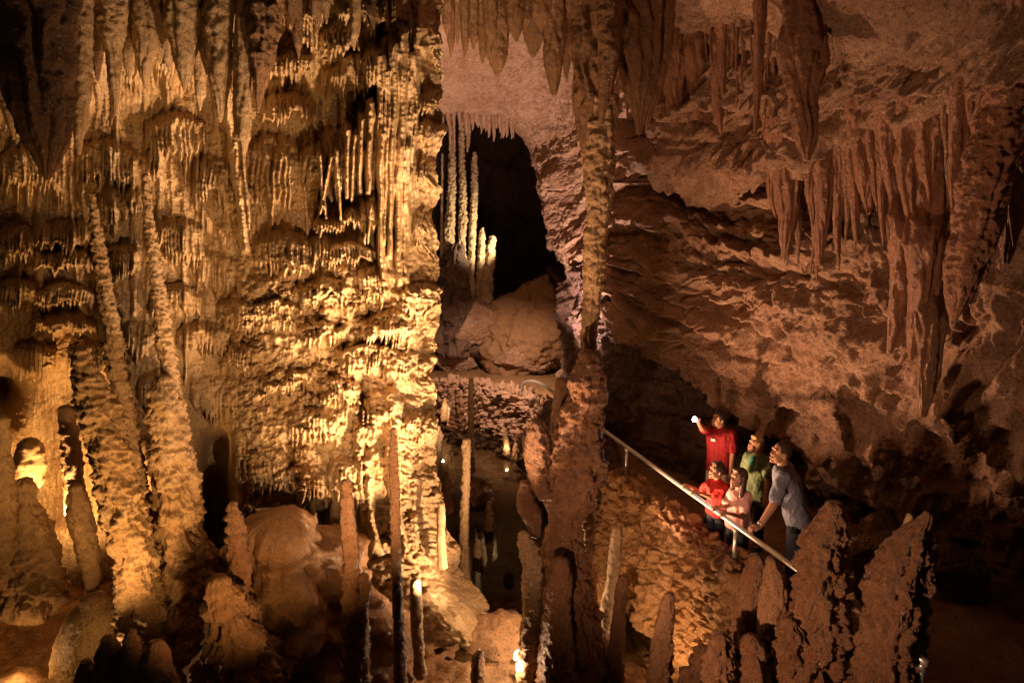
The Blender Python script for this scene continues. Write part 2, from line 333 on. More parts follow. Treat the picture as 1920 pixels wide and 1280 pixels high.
    o = mesh_np('cave_wall', pts, grid_quads(*pts.shape[:2])[:, ::-1], M['flow'])
    tag(o, 'ochre flowstone cave wall of fluted tiers filling the left half', 'cave wall', kind='structure')
left_wall()

# ---------------------------------------------------------------- ceiling arch and sloping overhang, right
ROOF = {}
def roof_lookup(pts):
    """how deep the ceiling lies along each line of sight, so that what hangs from it starts on it"""
    x, y, z = pts[..., 0].ravel(), pts[..., 1].ravel(), pts[..., 2].ravel()
    dep = y * CP - z * SP; px = 960 + FPX * x / dep; py = 640 - FPX * (y * SP + z * CP) / dep
    b = np.full((180, 260), 99.0); i = (px // 8).astype(int); j = ((py + 160) // 8).astype(int)
    ok = (i >= 0) & (i < 260) & (j >= 0) & (j < 180) & (dep > 0); np.minimum.at(b, (j[ok], i[ok]), y[ok]); ROOF['b'] = b
def roof(px, py):
    b = ROOF['b']; i, j = int(px // 8), int((py + 160) // 8); w_ = b[max(0, j - 1):j + 2, max(0, i - 1):i + 2]; w_ = w_[w_ < 90]
    return float(np.median(w_)) if w_.size else 9.0
def lip(px): return float(np.interp(px, [1450, 1570, 1700, 1830, 1960], [292, 243, 214, 195, 176]))
def overhang():
    S = [
     [(815,195,20.5),(900,200,21),(968,222,21),(1012,280,21),(1035,370,21),(1045,450,20.5),(1076,495,20),(1096,560,19.5),(1082,690,19)],
     [(815,212,17.5),(900,218,17.8),(965,238,18),(1005,285,18),(1018,370,17.8),(1028,450,17.5),(1062,495,17.2),(1082,560,17),(1064,700,16.8)],
     [(815,160,16.3),(910,160,16.5),(990,175,16.5),(1060,240,16.3),(1075,340,16.2),(1080,430,16),(1090,500,15.8),(1098,570,15.6),(1092,710,15.6)],
     [(815,110,15),(920,90,15),(1020,90,15),(1120,190,14.8),(1140,300,14.6),(1140,345,15.2),(1145,450,14.3),(1140,520,14),(1135,572,13.6)],
     [(815,50,12.5),(930,30,12.3),(1070,20,11.6),(1220,130,11.0),(1240,292,11.0),(1245,335,12.3),(1250,470,11.5),(1250,575,11.5),(1250,660,11.6)],
     [(815,-10,10.5),(940,-30,10.3),(1120,-40,9.6),(1310,60,9.4),(1345,308,9.9),(1350,358,11.1),(1350,500,10.2),(1350,625,10.4),(1350,722,10.7)],
     [(815,-80,8.5),(950,-90,8.5),(1180,-90,8.0),(1420,40,8.1),(1450,300,8.8),(1450,345,9.7),(1450,530,9.2),(1455,665,9.6),(1455,785,10.0)],
     [(815,-170,7),(980,-170,7),(1260,-160,6.6),(1550,60,7.2),(1570,250,7.9),(1572,298,8.7),(1570,560,8.4),(1575,715,8.9),(1580,855,9.4)],
     [(800,-300,5.5),(1000,-300,5.7),(1400,-220,5.5),(1700,40,6.3),(1700,220,7.1),(1700,262,8.0),(1700,600,7.7),(1705,770,8.2),(1710,920,8.8)],
     [(800,-450,4.5),(1000,-450,4.5),(1550,-330,4.3),(1830,0,5.4),(1830,200,6.3),(1830,242,7.2),(1830,640,7.0),(1830,830,7.6),(1830,990,8.2)],
     [(800,-700,3),(1000,-700,3),(1700,-500,3.2),(1970,-40,4.8),(1960,180,5.6),(1960,224,6.5),(1960,660,6.4),(1955,880,7.1),(1950,1058,7.8)],
     [(800,-900,2),(1100,-900,2),(1900,-700,2.2),(2250,-100,3.9),(2250,180,4.6),(2250,440,5.2),(2250,680,5.6),(2250,920,6.3),(2250,1120,7.0)]]
    S = np.array(S, float)
    w1 = S[:, -1:].copy(); w1[:, :, 1] += 8; w1[:, :, 2] += 0.7
    w2 = S[:, -1:].copy(); w2[:, :, 1] -= 22; w2[:, :, 2] += 2.0
    w3 = S[:, -1:].copy(); w3[:, :, 1] -= 60; w3[:, :, 2] += 3.2
    S = np.concatenate([S, w1, w2, w3], 1)
    ns, nt_ = 860, 900
    us = np.linspace(0, len(S) - 1, ns); ut = np.linspace(0, S.shape[1] - 1, nt_)
    A = crom(S, us)                                   # ns x rows x 3
    A = crom(A.transpose(1, 0, 2), ut)                # nt x ns x 3
    pts = P(A[..., 0], A[..., 1], A[..., 2])
    n = grid_normals(pts)
    cen = np.array([0.5, 6, -2.0]); flip = np.sum(n * (cen - pts), -1).mean() < 0
    if flip: n = -n
    x, y, z = pts[..., 0], pts[..., 1], pts[..., 2]
    U, T = np.meshgrid(us, ut)
    k = sstep(2.2, 3.6, T) * (0.25 + 0.75 * sstep(1.6, 4.0, U))                            # stratified below, smoother ceiling above
    d = 0.24 * fbm(x / 2.1, y / 2.1, z / 2.1, 4, 31)
    bed = T * 1.0 + 0.26 * perlin(U * 0.8, T * 0.6, 0, 33) + 0.10 * perlin(U * 2.6, T * 2.2, 0, 34) + 0.07 * perlin(U * 8, T * 8, 0, 35)
    for fq, am in ((1.7, 0.42), (4.3, 0.13), (9.5, 0.03)):
        ph = bed * fq; fr = ph - np.floor(ph)
        amp = 0.75 + 1.0 * perlin(U * 1.6, np.floor(ph) * 1.7, 0, int(fq) + 40) + 0.6 * perlin(U * 4, T * 3, 0, int(fq) + 44)
        d += k * am * np.clip(amp, 0, 1.4) * (sstep(0, 0.86, fr) * (1 - sstep(0.90, 1.0, fr)) - 0.5)
    d += k * 0.06 * ridged(x / 0.9, y / 0.9, z / 0.5, 4, 36, 0.5) + 0.010 * ridged(x / .13, y / .13, z / .10, 3, 45, .6)
    d += 0.035 * fbm(x / 0.22, y / 0.22, z / 0.22, 4, 37, 0.6)
    f1, f2, cid = worley(x / 0.42 + y / 0.42 * 0.8 + 0.5 * perlin(x * 2, y * 2, z * 2, 39), z / 0.30 + 0.5 * perlin(x * 2, y * 2, z * 2, 41), 5)
    d += (0.02 + 0.05 * k) * (cid - 0.5) * sstep(0.02, 0.16, f2 - f1) - 0.05 * k * (1 - sstep(0, 0.1, f2 - f1))
    p1, p2, _ = worley((x + y * 0.8) / 0.11, z / 0.10 + y * 2, 6)
    d -= 0.012 * sstep(0.42, 0.1, p1) * sstep(-0.1, 0.35, fbm(x / 0.7, y / 0.7, z / 0.7, 2, 42))
    far = sstep(0.0, 1.0, U)
    pts = pts + n * (d * (0.35 + 0.65 * far))[..., None]
    roof_lookup(pts)
    q = grid_quads(nt_, ns)
    o = mesh_np('cave_ceiling', pts, q if not flip else q[:, ::-1], M['pink'])
    tag(o, 'pinkish limestone ceiling sloping down to a stratified overhang on the right', 'cave ceiling', kind='structure')
overhang()

# ---------------------------------------------------------------- wall of the recess behind the visitors
def recess_wall():
    cols = [(1060,620,830,16.5),(1110,560,820,14.6),(1150,540,822,13.5),(1250,600,880,11.9),(1350,660,920,10.9),(1450,720,950,10.25),(1550,790,960,9.9),(1700,860,1000,9.3),(1850,930,1036,8.8),(2000,1000,1070,8.4),(2300,1050,1130,7.8)]
    G = []
    for px, a, b, Y in cols:
        g_ = min(1.0, max(0.0, (px - 1150) / 250)); G.append([(px, a - 90, Y + 1.9 * g_ + .1), (px, a + (b - a) * .25, Y + 1.7 * g_ + .2), (px, a + (b - a) * .55, Y + 1.0 * g_ + .15), (px, b - 10, Y + .1 * g_), (px, b + 60, Y - 0.35)])
    G = np.array(G, float); ns, nt_ = 620, 300
    us = np.linspace(0, len(G) - 1, ns); ut = np.linspace(0, 4, nt_)
    A = crom(crom(G, us).transpose(1, 0, 2), ut); pts = P(A[..., 0], A[..., 1], A[..., 2])
    n = grid_normals(pts)
    if np.sum(n[..., 1]) > 0: n = -n; q = grid_quads(nt_, ns)
    else: q = grid_quads(nt_, ns)
    x, y, z = pts[..., 0], pts[..., 1], pts[..., 2]
    d = 0.25 * fbm(x / 1.1, y / 1.1, z / 1.1, 4, 51) + 0.09 * ridged(x / .4, y / .4, z / .3, 4, 52)
    f1, f2, c = worley((x - y) / 0.10, z / 0.09, 7); d += 0.035 * np.clip(1 - f1 * 1.2, 0, 1)
    d += 0.03 * fbm(x / .1, y / .1, z / .1, 3, 53)
    pts = pts + n * d[..., None]
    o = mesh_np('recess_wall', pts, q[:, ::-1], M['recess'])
    tag(o, 'dark wet rock wall in the recess behind the visitors', 'cave wall', kind='structure')
recess_wall()

# ---------------------------------------------------------------- floors: path, pool bed, foreground
EDGE = np.array([(4.6,0.6),(3.33,5.0),(2.9,6.5),(2.18,9.0),(1.55,11.2),(1.28,13.0),(1.0,15.0),(0.55,16.6),(-0.3,17.8),(-1.3,18.4),(-4.5,18.8)])
PATH_Z, POOL_Z = -4.42, -5.5
def edge_x(Y): return np.interp(Y, EDGE[:, 1], EDGE[:, 0], right=-99)
def floors():
    X, Y = np.meshgrid(np.arange(-9, 9, 0.035), np.concatenate([np.arange(1.0, 12, 0.03), np.arange(12, 30, 0.06)]))
    s = X - edge_x(Y) - 0.1
    zp = PATH_Z + 0.05 * fbm(X / 1.3, Y / 1.3, 0, 4, 61) + 0.012 * fbm(X / .15, Y / .15, 0, 3, 62)
    right = sstep(1.6, 3.0, s) * sstep(12, 9, Y)
    zp = zp + right * (0.25 * np.abs(fbm(X / .9, Y / .9, 0, 5, 63)) + 0.06 * ridged(X / .5, Y / .5, 0, 4, 64) + 0.05)
    shore = sstep(9.7, 8.5, Y + 0.4 * perlin(X / .8, Y / .8, 0, 65)) * sstep(2.2, 1.2, X)
    left = sstep(-1.6, -3.6, X) * sstep(11, 9, Y)
    zl = -6.05 + 0.12 * fbm(X / 1.5, Y / 1.5, 0, 3, 66) + 0.62 * shore + 0.45 * left + (shore * 0.5 + 0.5) * (0.14 * fbm(X / .8, Y / .8, 0, 5, 67) + 0.05 * ridged(X / .3, Y / .45, 0, 4, 68) - 0.03)
    rim = 0.10 * left * np.sin(Y * 4.2 + 1.8 * perlin(X / 1.1, Y / 1.1, 0, 69))        # rimstone ripples, lower left
    zl = zl + rim
    t = sstep(-0.15, 0.1, s)
    z = zl * (1 - t) + zp * t
    pts = np.stack([X, Y, z], -1)
    o = mesh_np('ground', pts, grid_quads(*X.shape)[:, ::-1], M['floor'])
    tag(o, 'brown muddy cave floor, path and pool bed', 'ground', kind='structure')
    X, Y = np.meshgrid(np.linspace(-3.2, 3.6, 8), np.linspace(7.8, 19.2, 8)); 
    o = mesh_np('pool_water', np.stack([X, Y, 0 * X + POOL_Z], -1), grid_quads(8, 8)[:, ::-1], M['water'])
    tag(o, 'still dark cave pool in the gap between the walls', 'water', kind='structure')
floors()

# ---------------------------------------------------------------- the far chamber
def far_chamber():
    # dark back wall curving round behind the opening
    a = np.linspace(-0.2, math.pi + 0.2, 260); zz = np.linspace(-6, 6, 240); A, Z = np.meshgrid(a, zz)
    rr = 6.2 + 0.7 * fbm(np.cos(A) * 2.2, np.sin(A) * 2.2, Z / 2.5, 5, 71) + 0.25 * ridged(np.cos(A) * 7, np.sin(A) * 7, Z / 1.4, 4, 72) - 0.05 * np.clip(Z, 0, 6) ** 2
    pts = np.stack([-0.6 + rr * np.cos(A) * 0.8, 20.5 + rr * np.sin(A), Z], -1)
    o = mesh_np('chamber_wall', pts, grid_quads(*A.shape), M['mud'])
    tag(o, 'dark rock wall at the back of the far chamber', 'cave wall', kind='structure')
far_chamber()

# ================================================================ DRIPSTONE
_seed = [100]
def drip(name, label, cat, pts, Y, mat='drip', group=None, flute=(0, 0.0), ring=0.0, rough=0.10, flat=1.0, caps=(1, 1), res=3.0, ringlen=0.55, parent=None, pits=0.0):
    """one stalactite, stalagmite, column or drapery: pts = (photo x, photo y, half width in photo pixels[, Y]) from the top down"""
    _seed[0] += 1; sd = _seed[0]
    a = np.array([list(p) + [Y] * (4 - len(p)) for p in pts], float)
    if a[0, 1] > a[-1, 1]: a = a[::-1]
    seg = np.hypot(np.diff(a[:, 0]), np.diff(a[:, 1])); L = np.concatenate([[0], np.cumsum(seg)])
    n = int(max(10, L[-1] / res)); u = np.interp(np.linspace(0, L[-1], n), L, np.arange(len(a)))
    b = crom(a, u); b[:, 2] = np.maximum(b[:, 2], 0.6)
    c = P(b[:, 0], b[:, 1], b[:, 3]); k = mpp(b[:, 1], b[:, 3]); r = b[:, 2] * k
    def cap(cc, rr, dirz):
        m_ = 7; t = np.sin(np.linspace(0, 1, m_ + 1)[1:] * math.pi / 2)
        cs = cc + np.array([0, 0, 1.0]) * dirz * (rr * t * 0.85)[:, None]
        return cs, rr * np.sqrt(np.clip(1 - t ** 2, 0.0004, 1))
    if caps[0]:
        cs, rs = cap(c[0], r[0], 1); c = np.concatenate([cs[::-1], c]); r = np.concatenate([rs[::-1], r])
    if caps[1]:
        cs, rs = cap(c[-1], r[-1], -1); c = np.concatenate([c, cs]); r = np.concatenate([r, rs])
    rm = float(np.max(r)); rmed = float(np.median(r)); kk = float(np.median(k))
    nth = int(np.clip(2 * math.pi * np.percentile(r, 80) / (res * kk), 16, 150))
    th = np.linspace(0, 2 * math.pi, nth, endpoint=False)
    TH, RR = np.meshgrid(th, r); Z = np.repeat(c[:, 2][:, None], nth, 1)
    ct, stn = np.cos(TH), np.sin(TH)
    S = np.cumsum(np.concatenate([[0], np.linalg.norm(np.diff(c, axis=0), axis=1)]))[:, None] + 0 * TH
    rad = RR.copy()
    q = max(rmed, 0.03)
    rad *= 1 + 0.16 * perlin(ct * 0.8, stn * 0.8, S / (q * 3.0), sd)
    if flute[1]:
        ph = TH / (2 * math.pi) * flute[0] + 0.9 * perlin(ct * 0.9, stn * 0.9, S / 0.5, sd + 1) + 0.4 * perlin(ct * 2, stn * 2, S / 0.3, sd + 2)
        f = 1 - np.abs(2 * (ph - np.floor(ph)) - 1)
        rad *= 1 - flute[1] * (1 - np.sqrt(np.clip(f, 0, 1)))
    if ring:
        ph = S / (q * ringlen) + 0.8 * perlin(ct * 0.9, stn * 0.9, S / q, sd + 3)
        i0 = np.floor(ph); f = ph - i0
        amp = 0.55 + 0.8 * perlin(i0 * 0.77, ct * 0.7, stn * 0.7, sd + 4)
        rad += q * ring * np.clip(amp, 0.1, 1.3) * (np.sqrt(np.clip(1 - (2 * f - 1) ** 2, 0, 1)) - 0.6)
    px_, py_ = ct * RR, stn * RR
    s1 = q * 0.75
    rad += rough * np.minimum(RR, 1.6 * q) * 1.5 * fbm(px_ / s1, py_ / s1, S / s1, 4, sd + 5, 0.55)
    s2 = 0.06
    rad += np.minimum(0.02, 0.10 * RR) * fbm(px_ / s2, py_ / s2, Z / (s2 * 0.8), 4, sd + 6, 0.6) * min(1, rough * 9)
    if rm > 0.4: rad += 0.025 * ridged(px_ / .45, py_ / .45, Z / .60, 4, sd + 8, .55) + 0.025 * fbm(px_ / .16, py_ / .16, Z / .13, 4, sd + 9, .6)
    if pits:
        p1, p2, _ = worley(TH * q / 0.09, S / 0.075, sd); rad += pits * q * (0.45 - np.clip(p1, 0, 0.9)) 
    rad = np.maximum(rad, 0.0015)
    X = c[:, 0][:, None] + ct * rad; Yy = c[:, 1][:, None] + stn * rad * flat
    pts3 = np.stack([X, Yy, Z], -1).reshape(-1, 3)
    nr = len(c)
    tris = []
    top = len(pts3); pts3 = np.concatenate([pts3, [c[0]], [c[-1]]])
    i = np.arange(nth); j = (i + 1) % nth
    tris = np.concatenate([np.stack([np.full(nth, top), i, j], -1), np.stack([np.full(nth, top + 1), (nr - 1) * nth + j, (nr - 1) * nth + i], -1)])
    base = c[-1] if caps[0] else c[0]
    o = mesh_np(name, pts3, grid_quads(nr, nth, True), M[mat], parent, base, tris)
    return tag(o, label, cat, group)
ST, SM, CO = 'stalactite', 'stalagmite', 'column'
# ---------------------------------------------------------------- stalactites, upper left
GL = 'stalactites hanging before the left flowstone wall'
drip('drapery', 'broad dark drapery tapering to one point in the upper left corner', 'drapery', [(62,-60,84),(64,60,76),(72,160,64),(82,240,48),(88,295,26),(88,338,4)], 5.8, 'brown', GL, (7, .30), 0, .05, caps=(0,0))
drip(ST, 'lit spike at the left frame edge beside the broad dark drapery', ST, [(-4,70,16),(6,160,15),(18,220,9),(26,262,2)], 6.6, 'drip', GL, (0,0), .03, .07, caps=(0,0))
drip(ST, 'short lit spike behind the lower left side of the broad dark drapery', ST, [(34,140,12),(48,240,11),(62,300,6),(67,318,1)], 6.4, 'drip', GL, (0,0), .03, .07, caps=(0,0))
drip(ST, 'long bright blunt stalactite right of the broad dark drapery', ST, [(148,-60,24),(152,60,20),(153,150,17),(150,230,13),(148,290,3)], 6.6, 'drip', GL, (4,.12), .03, .08, caps=(0,0))
drip(ST, 'short brown stalactite between the long bright one and its thick neighbour', ST, [(176,-60,24),(178,60,18),(182,120,9),(183,152,2)], 7.0, 'brown', GL, (3,.1), .03, .08, caps=(0,0))
drip(ST, 'thick stalactite with a narrow lit drip tip, third large one from the left', ST, [(207,-60,36),(209,50,26),(213,105,15),(215,165,10),(216,217,2)], 6.9, 'drip', GL, (5,.15), .04, .08, caps=(0,0))
ul = [(242,150,14),(258,90,9),(272,168,20),(300,120,18),(283,138,7),(318,140,9),(346,172,28),(331,100,10),(362,120,9),(375,208,10),(387,140,14),(413,230,22),(400,150,12),
      (430,150,15),(441,190,9),(457,300,15),(470,180,12),(520,60,13),(548,50,12),(596,60,10),(560,110,8),(664,95,9),(700,55,8),(612,45,11)]
NUM = ['first','second','third','fourth','fifth','sixth','seventh','eighth','ninth','tenth','eleventh','twelfth','thirteenth','fourteenth','fifteenth','sixteenth','seventeenth','eighteenth','nineteenth','twentieth','twenty first','twenty second','twenty third','twenty fourth','twenty fifth','twenty sixth','twenty seventh','twenty eighth','twenty ninth','thirtieth']
TENS = ['sixt', 'sevent', 'eight']
NUM += ['thirty ' + x for x in NUM[:9]] + ['fortieth'] + ['forty ' + x for x in NUM[:9]] + ['fiftieth'] + ['fifty ' + x for x in NUM[:9]] + sum([[t + 'ieth'] + [t + 'y ' + x for x in NUM[:9]] for t in TENS], [])
ul.sort()
for k, (x, y, r) in enumerate(ul):
    rr = random.Random(k); top = y - rr.uniform(6, 9) * r - 25
    drip(ST, f'ochre stalactite of the upper left ceiling fringe, {NUM[k]} from the left', ST,
         [(x - rr.uniform(-4, 8), min(top, 20) - 50, r * 1.35), (x - rr.uniform(-2, 5), y - r * 5, r * 1.15), (x - 1, y - r * 2.2, r * .7), (x, y - r * .8, r * .32), (x, y, 1.2)], rr.uniform(7.0, 7.7), rr.choice(['drip', 'brown', 'drip']), GL, (rr.choice([3, 4, 5]), .24), .02, .055, caps=(0,0))
drip('drapery', 'dark red brown folded drapery with a thin tip near the top of the wall', 'drapery', [(494,-60,36),(494,50,30),(492,120,21),(487,170,10),(484,212,2)], 7.1, 'brown', GL, (5,.25), .03, .1, caps=(0,0))
# ---------------------------------------------------------------- stalagmites, left
GS = 'stalagmites in front of the left flowstone wall'
drip(SM, 'tall thin ringed stalagmite leaning before the left wall, left of its slimmer twin', SM, [(172,366,5),(180,430,10),(190,500,12),(199,560,13),(211,610,13),(216,680,16),(229,740,15),(238,800,18),(250,900,22),(262,1000,24)], 6.9, 'drip', GS, ring=.24, rough=.24, res=2.2)
drip(SM, 'tallest thin ringed stalagmite, its tip level with the stalactite points', SM, [(272,330,5),(275,370,8),(283,440,9),(291,510,11),(302,570,12),(308,640,14),(318,700,13),(322,770,20),(330,850,22),(340,950,26)], 7.1, 'drip', GS, ring=.24, rough=.24, res=2.2)
drip(SM, 'thick leaning stalagmite with a brown knobbly top and golden lit foot', SM, [(150,662,18),(160,700,25),(176,740,31),(192,800,36),(210,860,39),(226,920,39),(240,980,38),(252,1030,34),(258,1090,37),(264,1160,44),(264,1240,48),(264,1330,54)], 6.4, 'drip', GS, (8,.14), .20, .20, ringlen=.4, res=2.4)
drip(SM, 'thick stalagmite broadening to the floor right of the leaning one', SM, [(305,715,14),(312,750,27),(318,820,30),(328,900,35),(336,980,38),(342,1040,44),(350,1100,56),(356,1180,80),(360,1320,130)], 6.9, 'drip', GS, (9,.14), .16, .20, ringlen=.4, res=2.4)
drip(SM, 'rounded stubby stalagmite on a swollen base at the far left', SM, [(46,908,16),(46,940,17),(50,965,26),(54,1000,40),(56,1060,50),(58,1120,56)], 7.2, 'drip', GS, (5,.14), .14, .18, res=2.4)
drip(SM, 'blunt post like stalagmite beside the stubby one at the far left', SM, [(142,915,12),(150,960,20),(158,1010,20),(168,1050,18),(172,1085,13),(172,1110,12)], 7.0, 'drip', GS, (0,0), .12, .12)
drip(SM, 'short thick knob in the golden lit niche at the far left', SM, [(56,838,22),(56,870,26),(54,900,24)], 8.0, 'drip', GS, (0,0), .04, .08)
drip(SM, 'slim pale stalagmite at the back of the golden niche', SM, [(124,770,14),(132,830,18),(138,900,18),(146,960,20)], 7.9, 'drip', GS, (5,.1), .08, .12)
drip(SM, 'brown stalagmite cut by the left frame edge', SM, [(0,790,14),(0,850,20),(4,930,24),(2,1080,34)], 7.0, 'drip', GS, (0,0), .10, .14)
drip(SM, 'dark red brown pitted stalagmite standing left of the smooth mound', SM, [(436,948,10),(440,985,16),(446,1040,18),(452,1090,18),(458,1128,16),(462,1200,18)], 6.4, 'wetbrown', GS, (0,0), .14, .22, pits=.3)
drip('flowstone_mound', 'large smooth wet mound below the dripping hollow', 'flowstone mound', [(536,1016,74),(537,1022,90),(541,1040,110),(550,1080,134),(562,1130,152),(575,1190,170),(590,1280,190),(600,1400,215)], 7.3, 'brown', None, (15,.10), 0, .30, res=3)
drip('flowstone_mound', 'brown knobbly mound at the foot of the thick stalagmites', 'flowstone mound', [(412,1090,16),(424,1130,36),(436,1180,52),(444,1240,66),(450,1320,84),(450,1400,96)], 6.0, 'brown', None, (9,.20), .10, .26, res=2.6)
drip('flowstone_mound', 'golden lit rounded hump on the rippled floor, lower left', 'flowstone mound', [(176,1130,26),(172,1150,42),(164,1185,50),(160,1220,54),(160,1290,60)], 6.9, 'flow', None, (0,0), .02, .06, res=3)
GD = 'dark stalagmite stumps along the lower left frame edge'
for (x, y, r), lb in zip([(203,1200,22),(246,1186,16),(252,1215,30),(292,1212,26),(160,1242,16),(320,1262,14)],
     ['dark stump left of the pointed one at the lower left frame edge','narrow dark pointed stump at the lower left frame edge','broad dark stump carrying the pointed one at the lower left','dark rounded stump right of the pointed one at the lower left','small dark stump leftmost along the lower left frame edge','small dark stump rightmost along the lower left frame edge']):
    drip(SM, lb, SM, [(x, y, r * .6), (x, y + r, r), (x + 2, y + 2.5 * r, r * 1.15), (x + 4, 1340, r * 1.3)], 5.1, 'wetbrown', GD, (0,0), .12, .12)
# hanging drips and little columns in the hollow under the flowstone
GH = 'drips hanging in the hollow over the smooth mound'
hol = [(452,960,9,0),(487,945,6,0),(512,952,6,0),(527,965,6,0),(560,1030,12,0),(585,1045,12,1),(612,950,8,0),(630,1075,16,1),(604,925,7,0),(545,935,7,0),(470,930,8,0),(650,905,10,0),(672,895,8,0)]
hol.sort()
for k, (x, y, r, f) in enumerate(hol):
    if f: p = [(x - 2, 835, r * 1.2, 9.7), (x - 1, 868, r * .9, 9.2), (x, 920, r * .45), (x, 955, r * .6), (x + 1, (955 + y) / 2, r), (x + 2, y, r * .95)]
    else: p = [(x - 3, y - 95, r * 1.6, 9.7), (x - 1, y - 55, r * 1.2, 9.0), (x, y - 25, r * .8), (x, y, r * .35)]
    drip('drip_column' if f else ST, f'{"little column" if f else "small stalactite"} above the smooth mound, {NUM[k]} from the left', CO if f else ST, p, 8.75, 'drip', GH, (4,.14), .05, .10, caps=(0, 1))
drip(SM, 'dark knobbly thick stalagmite standing before the bright wall foot', SM, [(650,905,9),(652,960,12),(656,1020,13),(658,1070,15),(660,1110,18),(664,1160,20),(668,1220,22),(668,1330,26)], 6.3, 'wetbrown', GS, (0,0), .24, .20, res=2.4)
drip(SM, 'knobbly side shoot on the right of the dark thick stalagmite', SM, [(682,1080,9),(684,1110,12),(680,1140,10),(676,1180,16),(672,1250,18)], 6.25, 'wetbrown', GS, (0,0), .16, .16)
drip(SM, 'thinnest tall ringed stalagmite, a dark pole before the bright wall', SM, [(738,805,5),(738,850,8),(740,920,9),(742,1000,9),(744,1080,9),(748,1160,10),(750,1230,12),(752,1330,14)], 6.3, 'wetbrown', GS, ring=.30, rough=.12, res=2.2)  # darker stone colour stands in for the pole's backlit shade
drip(SM, 'short bright straight stalagmite right of the dark pole', SM, [(778,1090,9),(780,1120,11),(782,1180,11),(786,1230,10),(788,1262,12)], 7.0, 'drip', GS, ring=.16, rough=.12, res=2.2)
drip(SM, 'short dark stump with lit rim at the bottom frame edge', SM, [(898,1226,9),(896,1250,12),(894,1300,13)], 6.8, 'wetbrown', GS, ring=.18, rough=.12, res=2.2)
drip(SM, 'tiny cup shaped stalagmite on the right rim of the wall foot', SM, [(828,945,6),(827,960,8),(827,1010,8),(830,1060,9)], 8.4, 'drip', GS, ring=.15, rough=.1, res=2.2)
# ---------------------------------------------------------------- ceiling drips, top middle
GT = 'stalactites hanging from the ceiling above the far chamber'
mid = [(932,146,20,110),(968,80,16,90),(1000,110,20,110),(1038,183,17,140),(905,120,10,100),(950,60,18,80),(1015,60,16,80),(1062,150,11,120),(888,96,9,70),(872,110,7,80),(858,85,8,70),(845,110,7,80),(920,85,12,70),(838,70,9,60),(985,60,11,60)]
mid.sort()
for k, (x, y, r, h) in enumerate(mid):
    drip(ST, f'brown stalactite above the mouth of the far chamber, {NUM[k]} from the left', ST, [(x - 2, y - h - 90, r * 1.5), (x, y - h * .6, r * 1.15), (x + 1, y - h * .3, r * .85), (x, y - 10, r * .4), (x, y, 1.2)], 9.6 + (k % 3) * .5, 'brown', GT, (5, .26), .02, .05, caps=(0,0))
drip('drapery', 'big brown drapery running down into the tall central column', 'drapery', [(1112,-70,58),(1115,60,52),(1115,140,46),(1108,210,34),(1104,260,20),(1106,300,12)], 7.7, 'brown', None, (8,.30), 0, .045, caps=(0,0))
drip('drapery', 'narrow pointed fold on the front of the big central drapery', 'drapery', [(1142,-60,24),(1142,60,22),(1138,140,17),(1130,200,9),(1127,236,2)], 7.35, 'brown', None, (3,.18), 0, .07, caps=(0,0))
drip('dripstone_column', 'tall slender ochre column of stacked lips in the middle of the cave', CO, [(1125,180,36),(1122,260,31),(1124,330,29),(1122,400,24),(1117,440,21),(1116,500,20),(1110,560,17),(1106,620,15),(1104,680,15),(1104,730,16)], 7.7, 'drip', None, (9,.12), .34, .08, res=2.4, ringlen=1.6, caps=(0,0))
drip('drapery', 'wide dark drapery with ragged tips right of the central column', 'drapery', [(1190,-70,56),(1192,80,46),(1196,160,34),(1200,215,16),(1197,252,4)], 8.2, 'brown', None, (8,.32), 0, .05, caps=(0,0))
drip('drapery', 'second dark drapery with a drip tip right of the central column', 'drapery', [(1232,-70,36),(1232,60,30),(1226,150,22),(1216,210,10),(1212,243,2)], 8.4, 'brown', None, (6,.30), 0, .05, caps=(0,0))
